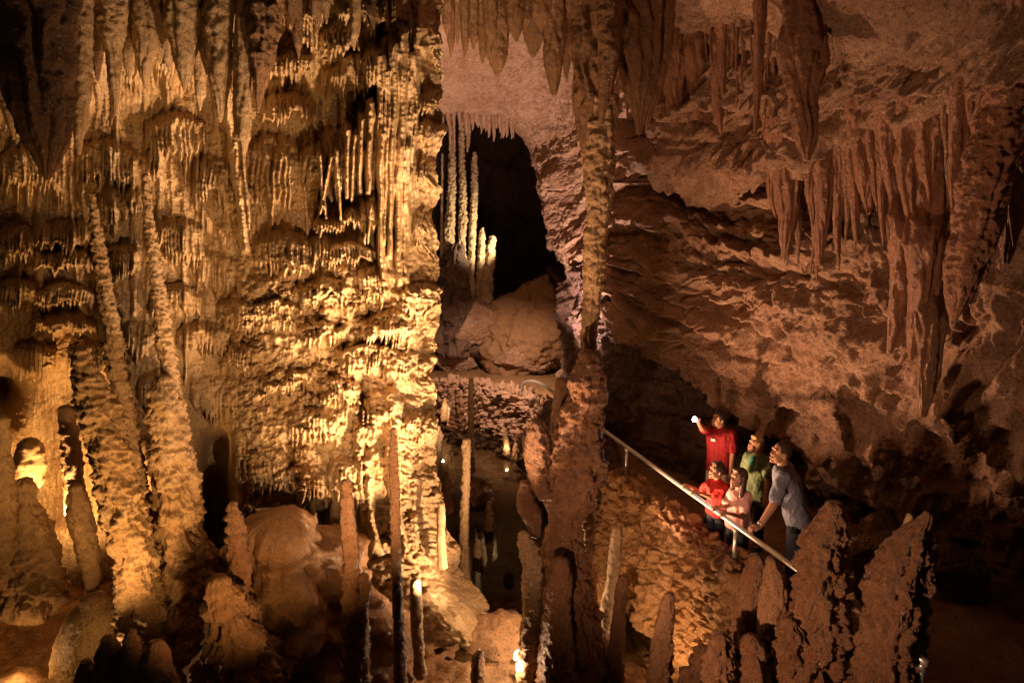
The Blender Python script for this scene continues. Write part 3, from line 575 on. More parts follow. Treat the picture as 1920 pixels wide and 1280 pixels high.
# ---------------------------------------------------------------- stalactites, upper right
GR = 'stalactites and draperies of the right hand band'
big = [((1265,120,26),(1268,190,20),(1262,238,4),9.3,'brown','short blunt stalactite hanging right of the dark central draperies'),
 ((1305,110,22),(1306,170,14),(1306,225,3),9.6,'brown','narrow stalactite between the blunt one and the thin needle'),
 ((1350,150,16),(1346,220,10),(1352,250,3),9.8,'brown','thin bent stalactite under the pale ceiling slab'),
 ((1425,20,12),(1422,150,9),(1415,255,2),9.2,'brown','long thin needle right of the pale ceiling slab'),
 ((1476,250,28),(1478,390,22),(1470,488,3),8.4,'brown','long dark stalactite, leftmost of the right hand band'),
 ((1505,30,48),(1506,180,38),(1512,302,6),8.0,'brown','wide brown fold above the right hand band'),
 ((1522,240,18),(1520,350,12),(1524,424,2),8.1,'brown','slender stalactite beside the longest dark one'),
 ((1546,280,22),(1545,390,18),(1535,497,3),8.0,'brown','broad bladed stalactite with a lit left edge in the right band'),
 ((1575,190,26),(1574,270,22),(1598,374,3),7.9,'brown','bent blade with its tip curving right in the right band'),
 ((1620,210,30),(1624,320,23),(1630,402,3),7.8,'brown','short square shouldered blade in the right band'),
 ((1600,330,12),(1604,400,9),(1606,452,2),8.2,'brown','thin stalactite hanging behind the square shouldered blade'),
 ((1672,195,26),(1674,310,22),(1690,434,4),7.4,'brown','upright column like blade left of the paired folds'),
 ((1716,190,28),(1706,310,27),(1708,428,4),7.3,'brown','paired fold left of the big triangular drapery'),
 ((1752,180,60),(1752,310,50),(1750,458,3),7.2,'brown','big triangular drapery with a sharp point'),
 ((1800,180,18),(1792,300,14),(1786,390,3),7.1,'brown','slim blade between the triangular drapery and the slanting column'),
 ((1694,440,24),(1690,540,21),(1668,662,6),7.6,'brown','lit lower stalactite left of the pair below the band'),
 ((1736,460,32),(1730,560,27),(1708,674,4),7.4,'brown','lit lower stalactite right of the pair below the band'),
 ((1900,270,34),(1896,400,27),(1886,494,8),6.6,'brown','dark blade at the right frame edge behind the slanting column'),
 ((1745,610,26),(1740,700,22),(1730,780,8),7.6,'wetbrown','dark hanging fold below the lit pair at the right')]
for a_, b_, c_, y_, m_, lb in big:
    top = (a_[0], a_[1] - 45, a_[2] * 1.05); m1 = ((a_[0] + b_[0]) / 2, (a_[1] + b_[1]) / 2, (a_[2] * .55 + b_[2] * .5)); m2 = ((b_[0] * .45 + c_[0] * .55), b_[1] * .45 + c_[1] * .55, b_[2] * .66)
    y_ = roof(a_[0], a_[1] - 25) - 0.03
    if a_[0] > 1460 and 'above' not in lb: y_ = roof(a_[0], lip(a_[0]) - 16) + (0.06 if 'below' in lb else 0.10) + a_[2] * 0.0042
    if a_[2] > 45: a_ = (a_[0], a_[1], a_[2] * .72); b_ = (b_[0], b_[1], b_[2] * .8)
    top = (a_[0] + 4, a_[1] - 170, a_[2] * (.3 if 'below' in lb else 1.1), y_ + (.5 if 'below' in lb else 0)); a_ = (a_[0], a_[1] - 30, a_[2] * 1.2)
    drip('drapery' if 'drapery' in lb or 'fold' in lb else ST, lb, 'drapery' if 'drapery' in lb or 'fold' in lb else ST, [top, a_, m1, b_, m2, c_], y_, 'redbrown' if m_ == 'brown' else m_, GR, (6 if a_[2] > 30 else 4, .30), .02, .05, flat=.7, caps=(0,0))
drip(ST, 'massive slanting hanging column at the right with a ragged point', ST, [(1896,120,44),(1888,190,46),(1872,260,46),(1850,330,44),(1828,420,40),(1814,490,36),(1798,550,26),(1787,602,5)], roof(1880, lip(1880) - 16) + 0.12, 'redbrown', GR, (7,.16), .07, .09, caps=(0,0), res=2.6)
sm = []
rr = random.Random(3)
for x in np.linspace(1452, 1912, 84): sm.append((x + rr.uniform(-8, 8), rr.choice([rr.uniform(150, 215), rr.uniform(190, 260)]), rr.uniform(5, 13), rr.choice([rr.uniform(50, 130), rr.uniform(110, 270)]), 0))
for x in np.linspace(1150, 1450, 40): sm.append((x + rr.uniform(-8, 8), rr.uniform(50, 130), rr.choice([1.6, 2.2, 3, 5, 7]), rr.uniform(40, 140), 1))
sm.sort(); cnt = [0, 0]
for x, y, r, h, f in sm:
    k = cnt[f]; cnt[f] += 1
    Yd = roof(x, y) - 0.02
    if not f: y = lip(x) + (y - 205) * .4; Yd = roof(x, lip(x) - 16) + 0.05 + r * 0.01 + rr.uniform(0, .25)
    drip(ST, (f'small brown blade in the right hand band, {NUM[k]} from the left' if not f else f'thin short drip below the pale ceiling slab, {NUM[k]} from the left'), ST,
         [(x, y - 110, r * 2.4), (x, y - 12, r * 1.5), (x + rr.uniform(-3, 3), y + h * .3, r * 1.05), (x + rr.uniform(-4, 6), y + h * .7, r * .65), (x + rr.uniform(-4, 8), y + h, 1.0)], Yd, rr.choice(['redbrown', 'brown', 'redbrown']), 'small blades of the right hand band' if not f else 'thin drips below the pale ceiling slab', (3, .26), .02, .07, flat=.8, caps=(0,0), res=2.4)
# ---------------------------------------------------------------- centre stalagmite cluster
GC = 'stalagmite cluster in the middle foreground'
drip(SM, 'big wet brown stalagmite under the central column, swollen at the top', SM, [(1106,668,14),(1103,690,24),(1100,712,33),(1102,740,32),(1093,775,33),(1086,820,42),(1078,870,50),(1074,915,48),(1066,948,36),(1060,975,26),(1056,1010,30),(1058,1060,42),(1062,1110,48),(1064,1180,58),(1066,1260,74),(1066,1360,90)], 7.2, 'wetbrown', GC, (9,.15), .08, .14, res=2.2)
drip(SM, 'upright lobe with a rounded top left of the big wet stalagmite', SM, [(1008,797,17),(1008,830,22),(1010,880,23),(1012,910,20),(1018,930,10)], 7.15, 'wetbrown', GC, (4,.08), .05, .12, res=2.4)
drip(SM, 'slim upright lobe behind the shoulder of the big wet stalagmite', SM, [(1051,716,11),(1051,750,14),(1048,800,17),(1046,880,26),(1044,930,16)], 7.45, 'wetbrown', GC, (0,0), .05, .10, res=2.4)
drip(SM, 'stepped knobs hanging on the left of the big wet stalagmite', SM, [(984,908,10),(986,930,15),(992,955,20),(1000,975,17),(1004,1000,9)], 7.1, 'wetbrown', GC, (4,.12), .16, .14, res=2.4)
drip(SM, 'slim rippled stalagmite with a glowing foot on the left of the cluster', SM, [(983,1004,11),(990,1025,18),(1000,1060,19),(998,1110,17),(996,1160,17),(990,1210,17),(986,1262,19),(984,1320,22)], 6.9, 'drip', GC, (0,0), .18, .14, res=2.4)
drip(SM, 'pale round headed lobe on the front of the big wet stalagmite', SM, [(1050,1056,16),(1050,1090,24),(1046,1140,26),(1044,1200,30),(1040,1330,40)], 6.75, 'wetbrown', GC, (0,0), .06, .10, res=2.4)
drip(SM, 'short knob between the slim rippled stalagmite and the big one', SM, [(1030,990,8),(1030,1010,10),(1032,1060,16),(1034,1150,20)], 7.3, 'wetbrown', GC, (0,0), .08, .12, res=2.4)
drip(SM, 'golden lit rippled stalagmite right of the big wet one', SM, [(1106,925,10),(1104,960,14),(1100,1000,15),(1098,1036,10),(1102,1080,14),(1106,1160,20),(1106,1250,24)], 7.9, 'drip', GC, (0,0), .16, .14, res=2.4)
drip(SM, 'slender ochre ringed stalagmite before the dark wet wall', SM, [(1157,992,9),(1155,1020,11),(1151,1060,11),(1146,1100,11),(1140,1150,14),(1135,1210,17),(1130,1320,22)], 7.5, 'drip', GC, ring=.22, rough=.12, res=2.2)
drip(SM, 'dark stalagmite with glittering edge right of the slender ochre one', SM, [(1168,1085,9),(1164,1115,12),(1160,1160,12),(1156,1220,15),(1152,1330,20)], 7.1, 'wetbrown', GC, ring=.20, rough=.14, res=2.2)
# ---------------------------------------------------------------- pool stalagmites
GP = 'stalagmites standing in the dark pool'
for lb, p, y in [('ochre post stalagmite with a knob head standing in the pool', [(874,826,7),(874,834,8),(874,850,8),(874,880,7),(872,940,8),(870,1000,8),(870,1060,9),(866,1090,14)], 9.9),
   ('tall dark needle stalagmite behind the ochre post in the pool', [(883,712,4),(883,760,5),(883,820,6),(884,880,7),(886,905,9)], 13.9),
   ('dark boulder stump at the foot of the tall needle in the pool', [(896,898,14),(896,912,24),(896,935,26)], 12.9),
   ('short dark post stalagmite alone in the middle of the pool', [(918,943,5),(917,955,7),(917,980,8),(916,1010,9)], 11.6),
   ('dark stalagmite against the wall edge at the pool left side', [(840,886,5),(838,905,10),(836,935,11),(834,960,13)], 12.3),
   ('short dark stump near the foot of the ochre post', [(897,1016,6),(896,1030,8),(895,1070,9)], 10.6),
   ('round dark lump at the near shore of the pool', [(954,1076,6),(954,1084,9),(954,1096,9)], 10.2),
   ('dark little stump right of the lit stone at the pool rim', [(972,818,7),(974,840,10),(974,860,13)], 15.4),
   ('dark pointed stump in the far corner of the pool', [(988,806,7),(990,830,10),(990,856,12)], 15.3),
   ('dark stalagmite left of the far rubble wall', [(846,735,5),(848,760,7),(848,800,9)], 17.0),
   ('stubby dark stalagmite at the pool end before the rubble wall', [(862,742,6),(862,765,9),(862,800,10)], 17.0)]:
    drip(SM, lb, SM, p, y, 'drip' if 'ochre' in lb else 'wetbrown', GP, ring=.32, rough=.20, res=1.8)
drip('rock', 'little golden lit stone standing at the pool rim', 'rock', [(948,818,4),(950,832,7),(950,850,8)], 15.5, 'drip', None, (0,0), .1, .2, res=2)
drip('rock', 'bright lit stone at the far left end of the pool', 'rock', [(834,750,4),(834,765,7),(833,785,8)], 17.4, 'drip', None, (0,0), .1, .2, res=2)
# ---------------------------------------------------------------- columns in the far chamber
GF = 'pale columns lit in the far chamber'
for lb, p, mt in [('pale ringed column on the left of the far chamber', [(848,240,8),(848,300,9),(846,380,12),(842,440,14),(840,480,13),(838,560,12),(836,600,14)], 'pale'),
   ('tall ringed column with dark upper half in the far chamber', [(865,225,7),(866,300,8),(868,360,9),(868,420,11),(866,450,10),(868,520,12)], 'pale'),
   ('stout ringed column right of the tall one in the far chamber', [(890,288,6),(890,320,9),(889,380,9),(886,440,9),(884,500,8),(886,560,8),(886,600,10)], 'pale'),
   ('thin rod like column at the far left of the chamber', [(829,290,3),(829,340,3),(828,420,4),(828,520,5)], 'pale'),
   ('short pale hanging tip between the two tall far columns', [(878,240,7),(878,262,6),(876,285,2)], 'pale'),
   ('dark fluted flowstone mass below the far columns', [(856,470,16),(852,500,24),(850,540,32),(850,590,36),(850,640,40)], 'mud'),
   ('pale stump with a white tip right of the far columns', [(905,428,3),(904,440,7),(903,480,10),(900,520,10)], 'pale'),
   ('broad pale stump at the right of the far column group', [(924,446,8),(920,480,12),(914,520,14),(908,570,22)], 'pale'),
   ('small glowing knob low in the far column group', [(898,514,5),(898,530,8),(898,556,10)], 'pale')]:
    if mt == 'pale': p = [(a, b, c * .72) for a, b, c in p]
    drip('column' if 'column' in lb else ('flowstone' if 'mass' in lb else 'stump'), lb, CO if 'column' in lb else ('flowstone' if 'mass' in lb else SM), p, 20.2 if mt == 'pale' else 19.8, mt, GF, (9, .3) if mt == 'mud' else (5, .2), .34 if mt == 'pale' else .04, .30, res=1.6)
for k, x in enumerate(np.linspace(826, 962, 26)):
    rr = random.Random(k + 50); x += rr.uniform(-3, 3); y0 = np.interp(x, [826, 880, 965], [213, 217, 237]); h = rr.uniform(12, 50) * (1.5 if x < 860 else .8); r = rr.uniform(2.5, 5)
    drip(ST, f'pinkish icicle on the lip of the far chamber mouth, {NUM[k]} from the left', ST, [(x, y0 - 22, r * 1.4), (x, y0 + h * .2, r), (x + 1, y0 + h * .7, r * .6), (x, y0 + h, .8)], 17.8 + rr.uniform(-.2, .3), 'rubble', 'icicle stalactites on the lip of the far chamber mouth', (0, 0), .03, .12, caps=(0, 0), res=2.2)
# ---------------------------------------------------------------- stalagmites, lower right
GQ = 'knobbly stalagmites rising before the path at the lower right'
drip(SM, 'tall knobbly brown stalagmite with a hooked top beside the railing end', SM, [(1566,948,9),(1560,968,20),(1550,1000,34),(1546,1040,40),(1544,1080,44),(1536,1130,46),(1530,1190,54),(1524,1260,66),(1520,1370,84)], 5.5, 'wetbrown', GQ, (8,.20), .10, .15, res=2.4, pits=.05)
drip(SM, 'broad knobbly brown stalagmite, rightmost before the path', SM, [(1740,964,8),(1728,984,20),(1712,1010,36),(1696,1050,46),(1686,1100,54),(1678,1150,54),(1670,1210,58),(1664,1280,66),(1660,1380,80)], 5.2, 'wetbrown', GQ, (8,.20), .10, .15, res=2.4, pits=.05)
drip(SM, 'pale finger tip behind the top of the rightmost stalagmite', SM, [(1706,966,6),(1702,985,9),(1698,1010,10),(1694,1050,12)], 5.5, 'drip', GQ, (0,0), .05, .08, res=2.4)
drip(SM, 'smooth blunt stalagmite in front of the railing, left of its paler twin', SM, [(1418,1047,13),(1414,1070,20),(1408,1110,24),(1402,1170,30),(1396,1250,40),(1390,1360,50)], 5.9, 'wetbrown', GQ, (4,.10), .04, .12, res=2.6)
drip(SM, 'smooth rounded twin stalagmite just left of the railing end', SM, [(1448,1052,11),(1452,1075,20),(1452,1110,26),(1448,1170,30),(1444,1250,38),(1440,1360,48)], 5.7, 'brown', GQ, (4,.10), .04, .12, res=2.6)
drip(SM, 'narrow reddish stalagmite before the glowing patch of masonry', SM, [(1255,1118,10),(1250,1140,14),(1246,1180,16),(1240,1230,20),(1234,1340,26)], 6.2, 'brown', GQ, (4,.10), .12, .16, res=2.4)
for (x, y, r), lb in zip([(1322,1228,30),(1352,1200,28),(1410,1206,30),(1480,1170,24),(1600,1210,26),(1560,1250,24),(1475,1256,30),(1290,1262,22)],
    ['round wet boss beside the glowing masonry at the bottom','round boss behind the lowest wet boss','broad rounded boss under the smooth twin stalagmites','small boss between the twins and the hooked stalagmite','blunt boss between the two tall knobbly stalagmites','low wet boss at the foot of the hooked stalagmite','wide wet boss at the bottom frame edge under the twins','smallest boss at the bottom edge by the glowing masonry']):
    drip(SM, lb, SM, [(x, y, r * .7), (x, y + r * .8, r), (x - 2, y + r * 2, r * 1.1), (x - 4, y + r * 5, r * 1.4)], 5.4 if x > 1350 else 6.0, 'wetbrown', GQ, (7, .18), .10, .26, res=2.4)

# ================================================================ WALLS OF LAID STONE
def edge_curve(Ya, Yb, step=0.012):
    """points and outward (pool side) normals along the path's edge"""
    e = EDGE[(EDGE[:, 1] > Ya - 1e-6) & (EDGE[:, 1] < Yb + 1e-6)]
    first = [edge_x(Ya), Ya]; lastp = [edge_x(Yb), Yb] if Yb <= 18.8 else list(EDGE[-1])
    e = np.array([first] + [list(p) for p in e if Ya + .01 < p[1] < Yb - .01] + [lastp])
    L = np.concatenate([[0], np.cumsum(np.hypot(*np.diff(e, axis=0).T))])
    f = np.linspace(0, L[-1], 400); d = crom(e, np.interp(f, L, np.arange(len(e))))
    L = np.concatenate([[0], np.cumsum(np.hypot(*np.diff(d, axis=0).T))]); s = np.arange(0, L[-1], step)
    p = np.stack([np.interp(s, L, d[:, 0]), np.interp(s, L, d[:, 1])], -1)
    t = np.gradient(p, axis=0); t /= np.linalg.norm(t, axis=1)[:, None]
    return s, p, np.stack([-t[:, 1], t[:, 0]], -1)
def stone_wall(name, label, cat, mat, Ya, Yb, ztop, zbot, half, batter, cell, bulge, gap, step=0.014, soft=0.0, tilt=0.0, slope=0.0):
    s, p, nrm = edge_curve(Ya, Yb, step)
    prof = [(-half, ztop - 0.75), (-half, ztop), (half, ztop), (half + batter, zbot)]   # out along the pool side
    prof = np.array(prof); L = np.concatenate([[0], np.cumsum(np.hypot(*np.diff(prof, axis=0).T))])
    v = np.arange(0, L[-1], step); pr = np.stack([np.interp(v, L, prof[:, 0]), np.interp(v, L, prof[:, 1])], -1)
    pr[1:-1] = (pr[:-2] + pr[1:-1] + pr[2:]) / 3
    S, Vv = np.meshgrid(s, v)
    off, zz = pr[:, 0][:, None], pr[:, 1][:, None] + slope * (S - s.mean())
    pts = np.stack([p[None, :, 0] + nrm[None, :, 0] * off, p[None, :, 1] + nrm[None, :, 1] * off, zz], -1)
    n = grid_normals(pts); out = np.broadcast_to(np.stack([nrm[:, 0], nrm[:, 1], 0 * s + .6], -1)[None], n.shape)
    flip = np.sum(n * out, -1)[len(v) * 2 // 3:].mean() < 0
    if flip: n = -n
    a, b = S + tilt * Vv, Vv - tilt * 0.6 * S
    wa, wb = 0.55 * fbm(S / cell[0] * .8, Vv / cell[1] * .8, 0, 3, 81), 0.55 * fbm(S / cell[0] * .8, Vv / cell[1] * .8, 4, 3, 82)
    f1, f2, cid = worley(a / cell[0] + wa, b / cell[1] + wb, 9, 0.95)
    h = bulge * (sstep(0.02, 0.30, f2 - f1) * (1 - 0.35 * f1) - 0.6) + bulge * 1.1 * (cid - 0.5) * sstep(0.02, 0.14, f2 - f1) - gap * (1 - sstep(0, 0.10, f2 - f1))
    g1, g2, gid = worley(a / cell[0] * 2.1 + 4, b / cell[1] * 2.1 + wb, 12); h += bulge * 0.6 * (gid - .5) * sstep(0.02, 0.12, g2 - g1)
    h += bulge * 0.9 * fbm(S / 0.16, Vv / 0.13, 0, 5, 83, .6) + 0.10 * fbm(S / 1.1, Vv / 1.1, 0, 3, 84) + soft * ridged(S / 0.35, Vv / 0.6, 0, 4, 85)
    pts = pts + n * h[..., None]
    q = grid_quads(len(v), len(s))
    o = mesh_np(name, pts, q[:, ::-1] if flip else q, M[mat])
    return tag(o, label, cat)
stone_wall('retaining_wall', 'rough ochre stone retaining wall below the near handrail', 'stone wall', 'mason', 4.2, 10.55, -3.98, -6.15, 0.20, 0.45, (0.40, 0.20), 0.060, 0.035, tilt=0.75, soft=0.02)
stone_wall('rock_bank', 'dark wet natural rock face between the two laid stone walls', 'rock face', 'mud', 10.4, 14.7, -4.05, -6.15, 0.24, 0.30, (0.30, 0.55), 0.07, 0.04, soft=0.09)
stone_wall('rubble_wall', 'pinkish dry rubble wall holding the walkway at the far end of the pool', 'stone wall', 'rubble', 14.5, 18.75, -4.36, -6.15, 0.16, 0.45, (0.32, 0.23), 0.15, 0.11, tilt=0.1)

# ---------------------------------------------------------------- boulders
def boulder(label, px, py, Y, hw, hh, mat='pink', dep=1.0, seed=0, rough=0.06, group='boulders and loose rocks'):
    r = np.random.default_rng(seed + 900)
    c = P(px, py, Y); k = float(mpp(py, Y)); a, b = hw * k, hh * k
    th = np.linspace(0, 2 * math.pi, 150, endpoint=False); ph = np.linspace(0.02, math.pi - 0.02, 90); TH, PH = np.meshgrid(th, ph)
    d = np.stack([np.sin(PH) * np.cos(TH), np.sin(PH) * np.sin(TH), np.cos(PH)], -1)
    nv = r.normal(size=(15, 3)); nv /= np.linalg.norm(nv, axis=1)[:, None]; ds = r.uniform(0.55, 0.95, 15)
    rad = np.min(np.where(d @ nv.T > 0.05, ds / np.maximum(d @ nv.T, 0.05), 9), -1); rad = np.minimum(rad, 1.25)
    v = d * rad[..., None] * np.array([a, dep * a, b])
    sc = max(a, b)
    v = v + d * (sc * (0.045 * fbm(v[..., 0] / sc * 2.5, v[..., 1] / sc * 2.5, v[..., 2] / sc * 2.5, 5, seed + 7, .6) + rough * ridged(v[..., 0] / sc * 5, v[..., 1] / sc * 5, v[..., 2] / sc * 8, 5, seed + 8, .65)))[..., None]
    o = mesh_np('boulder', (v + c).reshape(-1, 3), grid_quads(90, 150, True), M[mat], None, c + np.array([0, 0, -b]))
    return tag(o, label, 'boulder', group)
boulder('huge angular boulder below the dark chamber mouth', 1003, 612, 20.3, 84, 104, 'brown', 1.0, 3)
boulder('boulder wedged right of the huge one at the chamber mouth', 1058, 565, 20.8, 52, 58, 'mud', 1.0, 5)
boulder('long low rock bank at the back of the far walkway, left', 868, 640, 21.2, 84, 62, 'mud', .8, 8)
boulder('pale rock bank under the lit columns of the far chamber', 898, 606, 19.9, 54, 46, 'pink', .8, 39)
boulder('layered ledge rock under the huge boulder at the walkway', 1010, 668, 19.7, 66, 34, 'pink', .7, 11)
boulder('small reddish rock beside the far walkway, left', 850, 672, 20.2, 40, 26, 'rubble', .8, 14)
boulder('loose stone lying at the back edge of the far walkway', 1052, 702, 18.0, 12, 10, 'pink', 1, 17)
boulder('yellowish boulder half hidden by the tall hooked stalagmite', 1532, 1020, 6.6, 34, 44, 'brown', .8, 21)
boulder('ochre boulder between the two tall knobbly stalagmites', 1622, 1060, 6.6, 50, 66, 'brown', .8, 24)
boulder('small pale rock on the path behind the man in blue', 1524, 893, 9.0, 16, 20, 'pink', .9, 27)
boulder('brown ledge rock on the path floor at the right frame edge', 1800, 1060, 7.4, 60, 40, 'mud', .9, 30)
boulder('loose wet rock on the near shore by the cluster foot', 958, 1152, 8.8, 15, 9, 'mud', .9, 33)
boulder('rock in the corner below the slender ochre stalagmite', 1118, 1110, 8.6, 34, 26, 'mason', .9, 36)

# ---------------------------------------------------------------- handrails
def tube_mesh(name, pts, r, mat, parent=None, n=14, closed_ends=True, origin=None):
    p = np.array([tuple(v) for v in pts], float); t = np.gradient(p, axis=0); t /= np.linalg.norm(t, axis=1)[:, None] + 1e-12
    up = np.array([0, 0, 1.0]); a = np.cross(t, up); bad = np.linalg.norm(a, axis=1) < 0.05; a[bad] = np.cross(t[bad], [0.3, 1.0, 0]); a /= np.linalg.norm(a, axis=1)[:, None]
    b = np.cross(t, a); th = np.linspace(0, 2 * math.pi, n, endpoint=False)
    r = np.broadcast_to(np.asarray(r, float), (len(p),))
    v = p[:, None] + (a[:, None] * np.cos(th)[None, :, None] + b[:, None] * np.sin(th)[None, :, None]) * r[:, None, None]
    v = v.reshape(-1, 3); m_ = len(v); v = np.concatenate([v, [p[0]], [p[-1]]]); i = np.arange(n); j = (i + 1) % n
    tr = np.concatenate([np.stack([np.full(n, m_), j, i], -1), np.stack([np.full(n, m_ + 1), (len(p) - 1) * n + i, (len(p) - 1) * n + j], -1)])
    return mesh_np(name, v, grid_quads(len(p), n, True)[:, ::-1], mat, parent, origin, tr)
RAIL_Z = -3.50
def rail_at(Y, z=RAIL_Z): return (float(edge_x(Y)), Y, z)
def smooth_path(p, m_=60): return crom(np.array(p, float), np.linspace(0, len(p) - 1, m_))
hr = bpy.data.objects.new('handrail', None); C.objects.link(hr); hr.location = rail_at(7.5, -3.98)
tag(hr, 'steel handrail sloping along the path edge in front of the visitors', 'handrail')
def under(o, par):
    bpy.context.view_layer.update(); o.parent = par; o.matrix_parent_inverse = par.matrix_world.inverted(); return o
under(tube_mesh('rail', [rail_at(y) for y in np.linspace(11.6, 4.95, 60)], 0.030, M['steel']), hr)
for y in (10.3, 7.48, 5.0):
    q = np.array(rail_at(y)); under(tube_mesh('post', [q + [0, 0, -0.62], q + [0, 0, -0.3], q + [0, 0, -0.03]], 0.024, M['steel']), hr)
    under(tube_mesh('bracket', [q + [0, 0, -0.10], q + [0, 0, -0.05], q + [0, 0, -0.025]], [0.028, 0.034, 0.036], M['steel']), hr)
fr = bpy.data.objects.new('handrail', None); C.objects.link(fr); fr.location = V(1000, 735, 16.4)
tag(fr, 'bent steel handrail loop at the far walkway above the rubble wall', 'handrail')
under(tube_mesh('rail', smooth_path([P(979, 742, 17.0), P(979, 726, 17.0), P(984, 717, 16.9), P(1000, 715, 16.5), P(1020, 723, 15.9), P(1040, 738, 15.2), P(1075, 768, 13.6), P(1118, 800, 12.1)], 80), 0.042, M['steel']), fr)
q = P(1055, 752, 14.6); under(tube_mesh('post', [q + [0, 0, -0.55], q + [0, 0, -.2], q], 0.024, M['steel']), fr)

# ---------------------------------------------------------------- cave floodlight whose lens flares at the foot of the cluster
M['black'] = plain('black_lamp_housing', (0.03, 0.028, 0.026), 0.5)
M['lens'] = plain('lit_lamp_lens', (0.9, 0.8, 0.6), 0.3, emit=(1.0, 0.78, 0.45), es=40)
def floodlight(label, pos, aim, r=0.07):
    e = bpy.data.objects.new('floodlight', None); C.objects.link(e); e.location = pos; tag(e, label, 'floodlight', 'cave floodlights')
    d = Vector(aim) - Vector(pos); d.normalize(); p = Vector(pos)
    under(tube_mesh('housing', [p - d * .16, p - d * .14, p - d * .04, p], [r * .5, r * .7, r, r * 1.05], M['black'], n=20), e)
    under(tube_mesh('lens', [p + d * .004, p + d * .012], [r * .9, r * .8], M['lens'], n=20), e)
    under(tube_mesh('stake', [p - d * .10 + Vector((0, 0, -.35)), p - d * .10 + Vector((0, 0, -.15)), p - d * .10], .012, M['black'], n=8), e)
floodlight('small lit floodlight on the ground at the foot of the slim rippled stalagmite', (0.06, 7.55, -5.22), (-0.9, 7.3, -4.6))
floodlight('small lit floodlight between the big wet stalagmite and the slender ochre one', (0.93, 7.75, -4.72), (1.3, 8.9, -3.6), .05)

# ================================================================ THE VISITORS
M['skin'] = plain('skin', (0.44, 0.23, 0.145), 0.5, var=0.06, sc=14)
M['hair_black'] = plain('black_hair', (0.018, 0.013, 0.011), 0.45, var=.4, sc=90)
M['hair_brown'] = plain('brown_hair', (0.06, 0.03, 0.018), 0.45, var=.4, sc=90)
M['hair_blond'] = plain('dark_blond_hair', (0.34, 0.20, 0.09), 0.45, var=.4, sc=90)
M['hair_cropped'] = plain('cropped_dark_hair', (0.05, 0.03, 0.02), 0.7, var=.4, sc=120)
M['red'] = plain('red_polo_cloth', (0.30, 0.012, 0.018), 0.8, var=.14, sc=12)
M['scarlet'] = plain('scarlet_shirt_cloth', (0.45, 0.02, 0.014), 0.8, var=.14, sc=12)
M['rose'] = plain('pink_shirt_cloth', (0.62, 0.34, 0.30), 0.8, var=.08, sc=12)
M['green'] = plain('sage_green_shirt_cloth', (0.13, 0.18, 0.085), 0.8, var=.12, sc=12)
M['teal'] = plain('teal_undershirt_cloth', (0.02, 0.20, 0.17), 0.8)
M['blue'] = plain('grey_blue_shirt_cloth', (0.17, 0.185, 0.25), 0.8, var=.10, sc=12)
M['khaki'] = plain('khaki_trouser_cloth', (0.62, 0.52, 0.38), 0.85)
M['denim'] = plain('dark_denim', (0.014, 0.018, 0.03), 0.85, var=.3, sc=40)
M['shoe'] = plain('dark_shoe_leather', (0.03, 0.022, 0.018), 0.5)
M['eye'] = plain('dark_eye', (0.03, 0.02, 0.018), 0.2)
M['lip'] = plain('lip', (0.42, 0.15, 0.12), 0.45)
M['badge'] = plain('pale_name_badge', (0.72, 0.72, 0.70), 0.4)
M['bluebody'] = plain('blue_torch_body', (0.02, 0.07, 0.55), 0.4)
M['torchlens'] = plain('lit_torch_lens', (1, 1, 1), 0.3, emit=(1.0, 0.93, 0.85), es=200)

